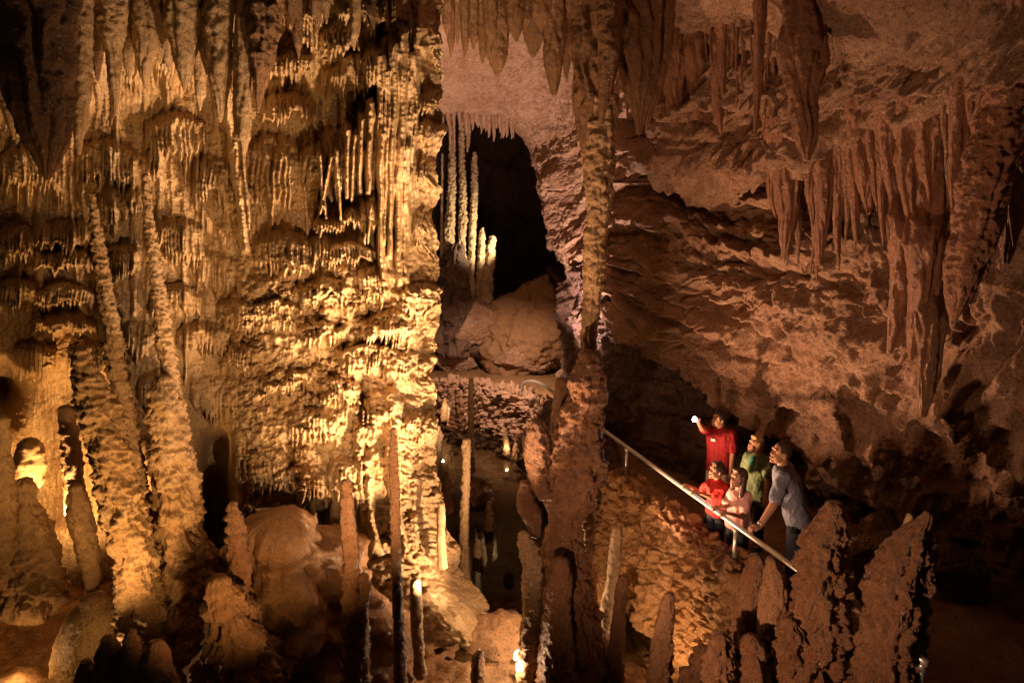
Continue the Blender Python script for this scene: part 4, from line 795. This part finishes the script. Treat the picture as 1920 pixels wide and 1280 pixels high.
class Blob:
    """closed shapes gathered and fused into one continuous surface"""
    def __init__(s): s.v = []; s.q = []; s.t = []; s.n = 0
    def rings(s, C_, rings_):
        n = len(rings_[0]); k = len(rings_)
        v = np.concatenate([np.concatenate(rings_), [C_[0]], [C_[1]]]); i = np.arange(n); j = (i + 1) % n
        s.q.append(grid_quads(k, n, True) + s.n)
        s.t.append(np.concatenate([np.stack([np.full(n, k * n), j, i], -1), np.stack([np.full(n, k * n + 1), (k - 1) * n + i, (k - 1) * n + j], -1)]) + s.n)
        s.v.append(v); s.n += len(v)
    def cap(s, p0, r0, p1, r1, n=12):
        p0, p1 = np.array(p0, float), np.array(p1, float); d = p1 - p0; L = np.linalg.norm(d) + 1e-9; d /= L
        a = np.cross(d, [0.31, 0.2, 0.93]); a /= np.linalg.norm(a); b = np.cross(d, a); th = np.linspace(0, 2 * math.pi, n, endpoint=False)
        R_ = []
        for t in np.linspace(-1, 0, 5)[1:]: R_.append((p0 + d * t * r0, r0 * math.sqrt(max(0, 1 - t * t))))
        for t in np.linspace(0, 1, 5)[1:-1]: R_.append((p0 + d * L * t, r0 + (r1 - r0) * t))
        for t in np.linspace(0, 1, 5)[:-1]: R_.append((p1 + d * t * r1, r1 * math.sqrt(max(0, 1 - t * t))))
        s.rings((p0 - d * r0, p1 + d * r1), [c + (a * np.cos(th)[:, None] + b * np.sin(th)[:, None]) * r for c, r in R_])
    def ell(s, c, ax, rad, n=18):
        c = np.array(c, float); ax = [np.array(x, float) for x in ax]; th = np.linspace(0, 2 * math.pi, n, endpoint=False)
        R_ = [c + ax[2] * rad[2] * math.cos(ph) + math.sin(ph) * (ax[0] * rad[0] * np.cos(th)[:, None] + ax[1] * rad[1] * np.sin(th)[:, None]) for ph in np.linspace(math.pi, 0, 12)[1:-1]]
        s.rings((c - ax[2] * rad[2], c + ax[2] * rad[2]), R_)
    def loft(s, secs, n=24):
        """secs: centre, right axis, forward axis, half width, half depth"""
        th = np.linspace(0, 2 * math.pi, n, endpoint=False); e = 0.85
        cs, sn = np.sign(np.cos(th)) * np.abs(np.cos(th)) ** e, np.sign(np.sin(th)) * np.abs(np.sin(th)) ** e
        s.rings((secs[0][0], secs[-1][0]), [np.array(c) + np.array(r) * (w_ * cs)[:, None] + np.array(f) * (d_ * sn)[:, None] for c, r, f, w_, d_ in secs])
    def build(s, name, mat, parent, voxel=0.008, smooth=3, fold=0.0):
        tmp = mesh_np(name, np.concatenate(s.v), np.concatenate(s.q), mat, None, None, np.concatenate(s.t))
        md = tmp.modifiers.new('fuse', 'REMESH'); md.mode = 'VOXEL'; md.voxel_size = voxel; md.use_smooth_shade = True
        if smooth: m2 = tmp.modifiers.new('soft', 'SMOOTH'); m2.iterations = smooth; m2.factor = 0.5
        dg = bpy.context.evaluated_depsgraph_get(); me = bpy.data.meshes.new_from_object(tmp.evaluated_get(dg)); old = tmp.data
        C.objects.unlink(tmp); bpy.data.objects.remove(tmp); bpy.data.meshes.remove(old)
        if fold:
            co = np.empty(len(me.vertices) * 3, np.float32); me.vertices.foreach_get('co', co); nn = np.empty_like(co); me.vertices.foreach_get('normal', nn)
            co = co.reshape(-1, 3); nn = nn.reshape(-1, 3)
            co = co + nn * (fold * ridged(co[:, 0] / .11, co[:, 1] / .11, co[:, 2] / .19, 3, 91))[:, None]
            me.vertices.foreach_set('co', co.astype(np.float32).ravel()); me.update()
        me.name = name
        if not me.materials: me.materials.append(mat)
        me.shade_smooth(); o = bpy.data.objects.new(name, me); C.objects.link(o)
        if parent is not None: under(o, parent)
        return o

def unit(v): v = np.array(v, float); return v / (np.linalg.norm(v) + 1e-9)
def elbow_of(s, h, l1, l2, pole):
    d = h - s; L = min(np.linalg.norm(d), (l1 + l2) * .995); d = unit(d); a = (l1 * l1 - l2 * l2 + L * L) / (2 * L)
    p = unit(np.array(pole) - d * np.dot(pole, d)); return s + d * a + p * math.sqrt(max(0, l1 * l1 - a * a)), s + d * L
def person(label, head_at, foot_z, torso_dir, look, hands, shirt, trousers, hair, style, female=False, child=False, lean=(0, 0), poles=None, stand=None):
    """head_at: crown of the head; hands: (right, left) = world target, finger direction"""
    top = np.array(head_at, float); H = top[2] - foot_z; k = H / 1.75
    hs = k * (1.22 if child else 1.04)                                   # head size
    f = unit([torso_dir[0], torso_dir[1], 0]); r = np.array([f[1], -f[0], 0.0]); U = np.array([0, 0, 1.0])
    lf = unit(look); lr = unit(np.cross(lf, U)); lu = np.cross(lr, lf)
    hc = top - U * 0.12 * hs - lf * .01
    neck = hc - U * 0.135 * hs - lf * 0.035 * hs
    sh_z = foot_z + (1.42 if not child else 1.36) * k; hip_z = foot_z + 0.92 * k
    chest0 = np.array([neck[0], neck[1], sh_z]) - f * .015 * k
    hip = np.array([chest0[0] - lean[0], chest0[1] - lean[1], hip_z])
    W = (0.185 if not female else 0.160) * k * (0.94 if child else 1.0)
    def at(t): return hip + (chest0 - hip) * t
    root = bpy.data.objects.new('person', None); C.objects.link(root); root.location = (hip[0], hip[1], foot_z); tag(root, label, 'person', 'visitors on the cave path')
    bpy.context.view_layer.update()
    def torso(g):
        wst = 0.145 if not female else 0.125
        return [(at(-.22), r, f, .155 * k + g, .110 * k + g), (at(-.02), r, f, (.168 if female else .160) * k + g, .118 * k + g), (at(.22), r, f, (wst + .01) * k + g, .105 * k + g), (at(.45), r, f, wst * k * 1.06 + g, .102 * k + g),
                (at(.74), r, f, W * .95 + g, (.122 if female else .118) * k + g), (at(.93), r, f, W * .98 + g, .100 * k + g), (at(1.03), r, f, W * .78 + g, .080 * k + g), (at(1.10), r, f, W * .42 + g * .6, .062 * k + g * .6)]
    B = Blob(); B.loft(torso(0))
    B.cap(neck - U * .05 * k, .058 * k * (1 if not female else .86), hc - U * .05 * hs - lf * .02 * hs, .052 * k * (1 if not female else .86))
    # head: skull, jaw, chin, nose, brow, ears, lips
    B.ell(hc - lf * .012 * hs + lu * .02 * hs, (lr, lf, lu), (.076 * hs, .094 * hs, .098 * hs))
    B.ell(hc + lf * .022 * hs - lu * .045 * hs, (lr, lf, lu), (.058 * hs, .068 * hs, .072 * hs))
    B.cap(hc + lf * .072 * hs - lu * .098 * hs, .020 * hs, hc + lf * .05 * hs - lu * .09 * hs, .03 * hs)
    B.cap(hc + lf * .084 * hs + lu * .012 * hs, .008 * hs, hc + lf * .098 * hs - lu * .028 * hs, .0125 * hs)
    B.cap(hc + lf * .077 * hs - lr * .038 * hs + lu * .03 * hs, .011 * hs, hc + lf * .077 * hs + lr * .038 * hs + lu * .03 * hs, .011 * hs)
    B.cap(hc + lf * .088 * hs - lu * .066 * hs - lr * .014 * hs, .011 * hs, hc + lf * .088 * hs - lu * .066 * hs + lr * .014 * hs, .011 * hs)
    for s_ in (-1, 1): B.ell(hc + lr * s_ * .078 * hs - lf * .012 * hs - lu * .012 * hs, (lr, lf, lu), (.012 * hs, .020 * hs, .032 * hs), 10)
    SL = Blob(); arms = []
    for s_, (tgt, fd), pole in zip((1, -1), hands, poles or (-U + r * .4 - f * .4, -U - r * .4 - f * .4)):
        sh = at(.96) + r * s_ * W; tgt = np.array(tgt, float)
        el, wr = elbow_of(sh, tgt, .30 * k, .26 * k, pole); arms.append((sh, el, wr))
        a = .92 if female or child else 1.08
        B.cap(sh - r * s_ * .02 * k, .056 * k * a, el, .041 * k * a); B.cap(el, .042 * k * a, wr, .028 * k * a)
        hd = unit(wr - el) if fd is None else unit(fd); side = unit(np.cross(hd, U) + 1e-3); nrm_ = np.cross(side, hd); nrm_ = nrm_ * (1 if nrm_[2] > 0 else -1)
        B.cap(wr, .030 * k, wr + hd * .055 * k, .034 * k)
        for q, (o_, ln) in enumerate(((-.030, .034), (-.010, .040), (.010, .038), (.029, .030))):     # four fingers bent over what they hold
            b0 = wr + hd * .070 * k + side * o_ * k; b1 = b0 + hd * ln * k * .8 - nrm_ * .006 * k; b2 = b1 + hd * ln * .3 * k - nrm_ * ln * .9 * k; b3 = b2 - nrm_ * .016 * k - hd * .016 * k
            B.cap(b0, .0100 * k, b1, .0098 * k, 8); B.cap(b1, .0098 * k, b2, .0090 * k, 8); B.cap(b2, .0090 * k, b3, .0080 * k, 8)
        tb = wr + hd * .03 * k - side * s_ * .034 * k * -1; B.cap(tb, .012 * k, tb + hd * .035 * k - nrm_ * .03 * k, .0095 * k, 8)
        sl_end = sh + (el - sh) * (.72 if not female else .68)
        SL.cap(sh - r * s_ * .03 * k, .070 * k * a, sl_end, .060 * k * a)
    legs = []
    T = Blob(); stance = stand or (0, 0)
    T.loft([(at(-.36), r, f, .150 * k, .112 * k), (at(-.22), r, f, .172 * k, .124 * k), (at(-.02), r, f, .168 * k, .124 * k), (at(.10), r, f, .156 * k, .116 * k)])
    for s_ in (-1, 1):
        hj = hip - U * .06 * k + r * s_ * .088 * k; an = np.array([hj[0] + r[0] * s_ * .03 * k + stance[0] * s_, hj[1] + r[1] * s_ * .03 * k + stance[1] * s_, foot_z + .085 * k]); kn = hj + (an - hj) * .48 + f * .02 * k
        B.cap(hj, .075 * k, kn, .050 * k); B.cap(kn, .050 * k, an, .038 * k); B.cap(an, .038 * k, an + f * .12 * k - U * .05 * k, .034 * k)
        T.cap(hj, .094 * k, kn, .070 * k); T.cap(kn, .070 * k, an - U * .03 * k, .060 * k)
        S_ = Blob(); S_.cap(an - f * .05 * k - U * .045 * k, .042 * k, an + f * .15 * k - U * .05 * k, .042 * k); S_.cap(an - U * .04 * k, .05 * k, an + f * .02 * k, .046 * k)
        S_.build('shoe', M['shoe'], root, .008, 2)
    body = B.build('body', M['skin'], root, .0055 if not child else .005, 2)
    T.build('trousers', M[trousers], root, .009, 4, .006)
    SL.loft(torso(.020)); SL.cap(neck - U * .045 * k, .066 * k, neck - U * .015 * k, .060 * k)
    SL.build('shirt', M[shirt], root, .008, 3, .010)
    col = Blob(); cc = neck - U * .018 * k
    for q in range(16):
        a0, a1 = q / 16 * 2 * math.pi, (q + 1) / 16 * 2 * math.pi; z_ = lambda a: -U * .028 * k * max(0, math.sin(a))
        col.cap(cc + (r * math.cos(a0) + f * math.sin(a0)) * .066 * k + z_(a0), .013 * k, cc + (r * math.cos(a1) + f * math.sin(a1)) * .066 * k + z_(a1), .013 * k, 8)
    col.build('collar', M[shirt], root, .007, 2)
    # hair and face
    h = Blob()
    if style == 'bald':
        h.ell(hc - lf * .022 * hs + lu * .030 * hs, (lr, lf, lu), (.0800 * hs, .093 * hs, .094 * hs))
    else:
        h.ell(hc - lf * .026 * hs + lu * .030 * hs, (lr, lf, lu), (.085 * hs, .096 * hs, .100 * hs))
        h.cap(hc + lf * .048 * hs + lu * .098 * hs - lr * .03 * hs, .026 * hs, hc + lf * .05 * hs + lu * .095 * hs + lr * .03 * hs, .026 * hs)
    if style in ('bob', 'long'):
        n_ = -.10 if style == 'bob' else -.20
        for a_ in np.linspace(-1.35, 1.35, 9):
            d_ = -lf * math.cos(a_) + lr * math.sin(a_)
            h.cap(hc + d_ * .070 * hs + lu * .03 * hs, .034 * hs, hc + d_ * (.078 + .012 * math.cos(a_)) * hs + lu * n_ * hs, (.032 if style == 'bob' else .027) * hs)
    h.build('hair', M[hair], root, .006, 2, .004)
    for s_ in (-1, 1):
        e_ = Blob(); e_.ell(hc + lf * .0815 * hs + lr * s_ * .031 * hs + lu * .010 * hs, (lr, lf, lu), (.010 * hs, .007 * hs, .0045 * hs), 10); e_.build('eye', M['eye'], root, .003, 0)
    e_ = Blob(); e_.cap(hc + lf * .0975 * hs - lu * .066 * hs - lr * .016 * hs, .0045 * hs, hc + lf * .0975 * hs - lu * .066 * hs + lr * .016 * hs, .0045 * hs, 8); e_.build('lips', M['lip'], root, .003, 0)
    return dict(root=root, arms=arms, at=at, r=r, f=f, k=k, U=U)
FZ = -4.42
# the guide, lifting a lit torch
tp = P(1303, 786, 9.15)
g = person('person in red polo shirt and khaki trousers raising a lit torch', P(1348, 770, 9.6), FZ, (-.50, -.86), (-.93, -.26, .22),
    ((tp + np.array([.03, .05, -.03]), (-.25, -.3, .9)), (P(1368, 925, 9.35), (-.1, -.2, -1))), 'red', 'khaki', 'hair_black', 'short', poles=(np.array([-.5, -.2, -1.0]), np.array([.5, .6, -.2])))
b_ = Blob(); c_ = g['at'](.80) + g['f'] * .146 * g['k'] + g['r'] * .07; b_.loft([(c_ - g['U'] * .022, g['r'], g['f'], .036, .006), (c_ + g['U'] * .022, g['r'], g['f'], .036, .006)], 12); b_.build('name_badge', M['badge'], g['root'], .004, 0)
te = bpy.data.objects.new('torch', None); C.objects.link(te); te.location = tp; tag(te, 'blue torch with a glaring white lens in the raised hand', 'torch')
td = unit((-.55, -.80, .15)); tb_ = np.array(tp)
under(tube_mesh('barrel', [tb_ - td * .17, tb_ - td * .165, tb_ - td * .05, tb_ - td * .02, tb_ - td * .002], [.012, .017, .017, .034, .038], M['bluebody'], n=18), te)
under(tube_mesh('lens', [tb_, tb_ + td * .006], [.036, .034], M['torchlens'], n=18), te)
bulb('torch_glow', tuple(tb_ + td * .10), 0.5, (1.0, .93, .85), .02)
# the woman in green
wm = person('person with dark blond bobbed hair and a sage green shirt behind the girl', P(1416, 817, 8.75), FZ, (-.72, -.68), (-.90, -.28, .30),
    ((P(1372, 1010, 8.55), None), (P(1432, 985, 8.3), None)), 'green', 'denim', 'hair_blond', 'bob', female=True)
b_ = Blob(); c_ = wm['at'](.84) + wm['f'] * .118 * wm['k']; b_.ell(c_, (wm['r'], wm['f'], wm['U']), (.050, .030, .11)); b_.build('undershirt', M['teal'], wm['root'], .006, 2)
# boy, girl and man along the rail
def rh(Y, dx=0.0, dz=0.035): return np.array([edge_x(Y) + .05 + dx, Y, RAIL_Z + dz])
person('child with cropped hair and a scarlet shirt gripping the handrail', P(1343, 866, 8.42), FZ, (-.86, -.50), (-.92, -.30, .22),
    ((rh(8.62), (-.93, -.25, .1)), (rh(8.42), (-.93, -.25, .1))), 'scarlet', 'denim', 'hair_cropped', 'short', child=True)
person('child with long brown hair and pale pink shirt holding the handrail with both hands', P(1384, 878, 7.92), FZ, (-.80, -.60), (-.90, -.40, .16),
    ((rh(7.92), (-.93, -.25, .1)), (rh(7.76), (-.93, -.25, .1))), 'rose', 'denim', 'hair_brown', 'long', child=True, female=True)
dd = person('person in a grey blue shirt and dark jeans leaning one arm on the handrail', P(1464, 827, 7.58), FZ, (-.88, .42), (-.94, -.10, .20),
    ((P(1492, 965, 7.85), (-.8, .2, -.4)), (rh(7.26, .05), (-.93, -.25, .05))), 'blue', 'denim', 'hair_cropped', 'bald', lean=(-.18, .04), poles=(np.array([.9, .1, -.4]), np.array([.4, -.6, -.6])))
sh, el, wr = dd['arms'][1]; t_ = unit(wr - el); a_ = unit(np.cross(t_, [0, 0, 1])); bb = np.cross(a_, t_); c_ = wr - t_ * .035
b_ = Blob()
for q in range(14):
    A0, A1 = q / 14 * 2 * math.pi, (q + 1) / 14 * 2 * math.pi
    b_.cap(c_ + (a_ * math.cos(A0) + bb * math.sin(A0)) * .035, .007, c_ + (a_ * math.cos(A1) + bb * math.sin(A1)) * .035, .007, 8)
b_.ell(c_ + bb * .038, (a_, t_, bb), (.019, .019, .008), 12); b_.build('watch', M['steel'], dd['root'], .004, 1)
